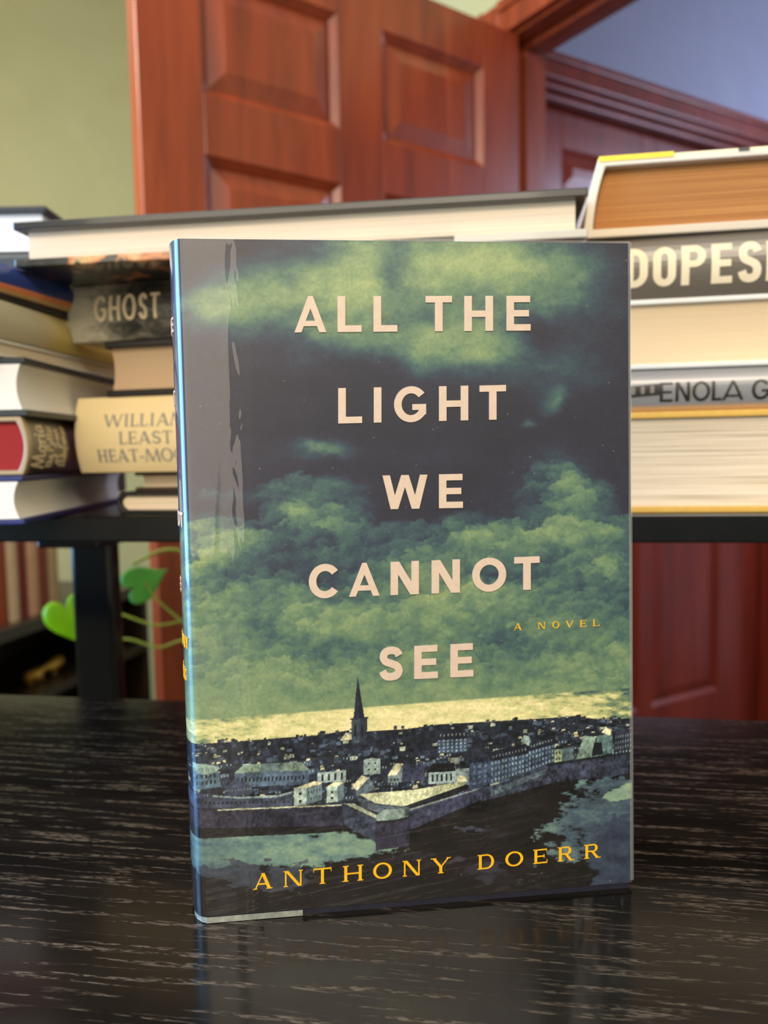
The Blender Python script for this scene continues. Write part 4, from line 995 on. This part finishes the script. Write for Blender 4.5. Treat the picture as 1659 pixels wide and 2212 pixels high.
# ---- lettering on the rounded spine, words stacked down it
def spine(s, z, h):
    """s from 0 (front joint) to 1 (back joint)"""
    t = math.pi * s
    return lean(-(BB + h) * math.sin(t) ** 0.85, BT / 2 * (1 - math.cos(t)) - h * math.cos(t), z)
def spine_words(words, cap, sw, serif):
    out = []
    for txt, right, z0 in words:
        wid = len(txt) * cap * .95; sc_ = 1 / 0.058
        for p in set_text(txt, 0, wid, 0, cap, sw, serif, gap=.2):
            # finer pieces so that strokes follow the curve
            out.append([(right + (wid - x) * sc_, z0 + y) for x, y in p])
    return out
def zs(y): return d2c(402, y)[1]
for w_ in [('ALL THE', .22, zs(712)), ('LIGHT', .25, zs(872)), ('WE', .38, zs(1010)), ('CANNOT', .15, zs(1140)), ('SEE', .33, zs(1290))]:
    letter_mesh(spine_words([w_], 0.0052, .2, False), spine, 'spine_title_word', INK_CREAM, nv, 0.0003, 0.03, 'x')
for w_ in [('ANTHONY', .13, zs(1405)), ('DOERR', .22, zs(1478))]:
    letter_mesh(spine_words([w_], 0.0040, .19, True), spine, 'spine_author_name', INK_GOLD, nv, 0.0003, 0.03, 'x')
# ---- the clear sleeve where it folds past the jacket
def film(name, tint, alpha):
    n = NT(name); t = n.t
    tr = n.n('ShaderNodeBsdfTransparent'); mx = n.n('ShaderNodeMixShader'); mx.inputs[0].default_value = alpha
    n.l(tr.outputs[0], mx.inputs[1]); n.l(n.b.outputs[0], mx.inputs[2]); n.l(mx.outputs[0], t.nodes['Material Output'].inputs['Surface'])
    n.set(Base_Color=tint, Roughness=0.12, Coat_Weight=1.0)
    n.bump(n.noise(n.coords((300, 300, 40)), 1.0, 3), 0.4, 0.0006)
    return n.m
M_FILM = film('clear_sleeve_film', lin(206, 210, 214), 0.10)
m = MB()
m.prism([(BW - 0.0016, -0.00045), (BW - 0.0003, -0.00045), (BW - 0.0003, -0.0002), (BW - 0.0016, -0.0002)], lambda u, v, t: lean(u, v, t), 0.0035, BH + 0.0004)
m.prism([(0.001, -0.0003), (BW - 0.001, -0.0003), (BW - 0.001, -0.0001), (0.001, -0.0001)], lambda u, v, t: lean(u, v, t), BH - 0.0002, BH + 0.0007)
m.build('clear_sleeve', M_FILM, nv)
M_STRIP = simple('white_paper_strip', lin(112, 120, 116), lin(160, 164, 156), 0.5, (300, 300, 300), coat=0.5)
m = MB()
pts = [(-0.0052, 0.0062), (-0.0040, 0.0030), (-0.0020, 0.0007), (0.0, -0.0004), (0.034, -0.0004)]
for (x0, y0), (x1, y1) in zip(pts[:-1], pts[1:]):
    m.prism([(x0, y0), (x1, y1), (x1 + .0001, y1 + .0003), (x0 + .0002, y0 + .0003)], lambda u, v, t: lean(u, v, t), 0.0002, 0.0022)
m.build('sleeve_lining', M_STRIP, nv)

# ------------------------------------------------------------------ far left below the standing desk
bk_y = math.radians(90 - 12)
# tall narrow bookcase, its long side running away from the viewer
bc = thing('bookcase', 'low dark brown bookcase in the background seen under the standing desk, left of its leg', 'bookcase', (-0.80, 1.42, ZF), bk_y)
TOPB = -0.175 - ZF
for nm, a, b in (('top_board', (0, 0, TOPB - 0.028), (0.72, 0.30, TOPB)), ('shelf', (0.02, 0.0, 0.68), (0.70, 0.28, 0.70)), ('shelf', (0.02, 0.0, 0.34), (0.70, 0.28, 0.36)), ('shelf', (0.02, 0.0, 0.05), (0.70, 0.28, 0.07)),
                 ('side_panel', (0, 0, 0), (0.02, 0.30, TOPB - 0.0282)), ('side_panel', (0.70, 0, 0), (0.72, 0.30, TOPB - 0.0282)), ('back_panel', (0.02, 0.28, 0), (0.70, 0.30, TOPB - 0.0282))):
    m = MB(); m.box(a, b); m.build(nm, M_DARKBR, bc, bevel=0.002)
bd = Vector((math.cos(bk_y), math.sin(bk_y), 0)); bn = Vector((-bd.y, bd.x, 0))
G_BC = 'books standing on the bookcase'
specs = [('rust brown', lin(150, 66, 30), .036, .235), ('rust brown', lin(140, 58, 26), .030, .24), ('cream', lin(206, 178, 150), .034, .24), ('dark red', lin(104, 30, 30), .022, .235), ('pinkish tan', lin(196, 152, 124), .038, .235), ('reddish brown', lin(116, 50, 34), .026, .22), ('tan', lin(170, 142, 112), .036, .22)]
where = ['nearest on the bookcase', 'second from the near end of the bookcase', 'beside the rust brown pair on the bookcase', 'between cream and pinkish books on the bookcase', 'beside the dark red book on the bookcase', 'near the desk leg on the bookcase', 'farthest back on the bookcase']
a = 0.13
for (cn, c, th_, hh), wh in zip(specs, where):
    p = Vector((-0.80, 1.42, 0)) + bd * a + bn * 0.03
    r = thing('standing_book', '%s book standing upright, %s' % (cn, wh), 'book', (p.x, p.y, -0.175), bk_y, G_BC)
    cm = simple('cloth_' + cn.replace(' ', '_'), c, None, 0.55)
    m = MB()
    sec = [(0, .16), (0, 0)] + [(th_ * k / 8, -.003 * math.sin(math.pi * k / 8)) for k in range(1, 8)] + [(th_, 0), (th_, .16), (th_ - .0025, .16), (th_ - .0025, .003), (.0025, .003), (.0025, .16)]
    m.prism(sec, lambda u, v, t: (u, v, t), 0, hh); m.build('cover', cm, r)
    m = MB(); m.box((.0027, .0032, .003), (th_ - .0027, .156, hh - .003)); m.build('page_block', P_CREAM, r)
    a += th_ + 0.004
# brass ornament on the shelf
M_BRASS = simple('brass', lin(200, 150, 60), lin(214, 170, 84), 0.3); M_BRASS.node_tree.nodes['Principled BSDF'].inputs['Metallic'].default_value = 0.5
p = Vector((-0.80, 1.42, 0)) + bd * 0.30 + bn * 0.07
orn = thing('ornament', 'small brass ornament on the shelf of the dark bookcase', 'ornament', (p.x, p.y, 0.7005 + ZF), bk_y)
m = MB(); m.tube([(0, 0, .018), (.03, 0, .014), (.06, .0, .022), (.09, 0, .02), (.12, 0, .026)], lambda q: .012 + .006 * math.sin(q * 9), 10); m.build('body', M_BRASS, orn, smooth=True)
for x in (.012, .05, .1):
    m = MB(); m.tube([(x, 0, .0), (x, 0, .012)], .006, 8); m.build('foot', M_BRASS, orn)
# dark bag beyond
bg = thing('bag', 'dark brown leather bag behind the standing desk leg', 'bag', (-0.42, 2.28, ZF), math.radians(20))
M_LEATHER = simple('dark_brown_leather', lin(44, 34, 28), lin(60, 47, 38), 0.45, (80, 80, 80), bump=0.4)
m = MB()
m.prism([(-.20, 0), (.20, 0), (.22, .30), (.19, .62), (.12, .70), (-.12, .70), (-.19, .62), (-.22, .30)], lambda u, v, t: (u, t, v), -0.11, 0.11)
m.build('bag_body', M_LEATHER, bg, bevel=0.03, segs=4)
for y in (-0.05, 0.05):
    m = MB(); m.tube(catmull([(-.12, y, .68), (-.10, y, .76), (0, y, .80), (.10, y, .76), (.12, y, .68)], 5), .01, 8); m.build('handle', M_LEATHER, bg, smooth=True)

# ------------------------------------------------------------------ trailing plant on a stand under the standing desk
pl = thing('trailing_plant', 'trailing green plant with lime heart-shaped leaves under the standing desk', 'plant', (0.02, 0.85, ZF), 0)
M_TERRA = simple('terracotta', lin(150, 84, 56), lin(164, 96, 66), 0.7)
M_STEM = simple('plant_stem', lin(150, 160, 40), lin(166, 176, 52), 0.5)
m = MB()
prof2 = [(0.0, .0), (.055, 0), (.07, .11), (.078, .11), (.078, .13), (.068, .13), (.066, .118), (0.0, .115)]
n_ = 24; PB = 0.84
vs = [(r_ * math.cos(k * 2 * math.pi / n_), r_ * math.sin(k * 2 * math.pi / n_), z_ + PB) for r_, z_ in prof2[1:-1] for k in range(n_)]
q_ = len(prof2) - 2
m.add(vs, [(i * n_ + k, i * n_ + (k + 1) % n_, (i + 1) * n_ + (k + 1) % n_, (i + 1) * n_ + k) for i in range(q_ - 1) for k in range(n_)] + [tuple(range(n_)), tuple(range((q_ - 1) * n_, q_ * n_))])
m.build('pot', M_TERRA, pl, smooth=False)
ps = thing('plant_stand', 'slim black plant stand under the trailing plant', 'stand', (0.02, 0.85, ZF), 0)
m = MB(); m.tube([(0, 0, PB - 0.02), (0, 0, PB - 0.0005)], .10, 24); m.build('stand_top', M_BLACKM, ps)
for k in range(3):
    t = k * 2.094 + .5
    m = MB(); m.tube([(.08 * math.cos(t), .08 * math.sin(t), PB - .02), (.14 * math.cos(t), .14 * math.sin(t), 0.0)], .009, 8); m.build('leg', M_BLACKM, ps)
def w2l(x, y, z):
    k = 1 + .12 * min(max(-x / .2, 0), 1)        # the vines reach back beyond the desk top
    return (x * k - 0.02, y * k - 0.85, CAM_H + (z - CAM_H) * k - ZF)
def vine(pts, r=0.0016):
    m = MB(); m.tube(catmull([w2l(*p) for p in pts], 8), r, 6); return m.build('stem', M_STEM, pl, smooth=True)
vine([(0.0, .85, -.07), (-.10, .85, .03), (-.19, .85, .052), (-.235, .85, .066), (-.275, .85, .05)], .0024)
vine([(0.0, .85, -.07), (-.10, .84, -.045), (-.20, .845, -.03), (-.225, .85, -.012), (-.25, .85, .012), (-.262, .85, .03)])
vine([(0.0, .85, -.07), (-.12, .85, -.035), (-.20, .85, -.012), (-.25, .85, -.017), (-.29, .85, -.004), (-.33, .85, .010)])
vine([(0.0, .85, -.07), (-.12, .85, -.055), (-.21, .85, -.034), (-.25, .85, -.042), (-.285, .85, -.032), (-.335, .85, -.036)])
def leaf(cx, y, cz, L_, W_, ang, tilt, mat):
    """heart-shaped leaf, slightly cupped, with its own thickness"""
    out = []
    for k in range(28):
        t = k / 28 * 2 * math.pi
        out.append((W_ / 2 * math.sin(t) ** 3 * 1.05 + 0.0, (13 * math.cos(t) - 5 * math.cos(2 * t) - 2 * math.cos(3 * t) - math.cos(4 * t)) / 29 * L_))
    m = MB(); rings = 5; vs = []; c, s_ = math.cos(ang), math.sin(ang)
    for side in (0, 1):
        for i in range(rings + 1):
            for (u, v) in out:
                f = i / rings; u2, v2 = u * f, v * f
                cup = 0.16 * (u2 * u2 + v2 * v2 * .6) / max(W_, 1e-4) - 0.05 * abs(u2) + (0.0006 if side else 0)
                X, Z = u2 * c - v2 * s_, u2 * s_ + v2 * c
                vs.append(w2l(cx + X * math.cos(tilt), y + cup + X * math.sin(tilt), cz + Z))
    n = 28; fs = []
    for side in (0, 1):
        b = side * (rings + 1) * n
        for i in range(rings):
            for k in range(n): fs.append((b + i * n + k, b + i * n + (k + 1) % n, b + (i + 1) * n + (k + 1) % n, b + (i + 1) * n + k))
    b2 = (rings + 1) * n
    for k in range(n): fs.append((rings * n + k, rings * n + (k + 1) % n, b2 + rings * n + (k + 1) % n, b2 + rings * n + k))
    m.add(vs, fs); return m.build('leaf', mat, pl, smooth=True)
def leafmat(name, c1, c2):
    n = NT(name); v = n.coords((70, 70, 70))
    n.l(n.ramp(n.noise(v, 1, 3), [(.35, c1), (.65, c2)]), n.b.inputs['Base Color'])
    n.set(Roughness=0.35, Subsurface_Weight=0.0, Transmission_Weight=0.0)
    tl = n.n('ShaderNodeBsdfTranslucent'); tl.inputs[0].default_value = c2; mx = n.n('ShaderNodeMixShader'); mx.inputs[0].default_value = 0.45
    n.l(n.b.outputs[0], mx.inputs[1]); n.l(tl.outputs[0], mx.inputs[2]); n.l(mx.outputs[0], n.t.nodes['Material Output'].inputs['Surface'])
    return n.m
leaf(-.345, .85, -.008, .060, .052, .35, .2, leafmat('lime_leaf', lin(170, 226, 10), lin(190, 240, 24)))
leaf(-.264, .85, .030, .052, .040, 2.0, .5, leafmat('mid_green_leaf', lin(120, 206, 96), lin(150, 222, 124)))
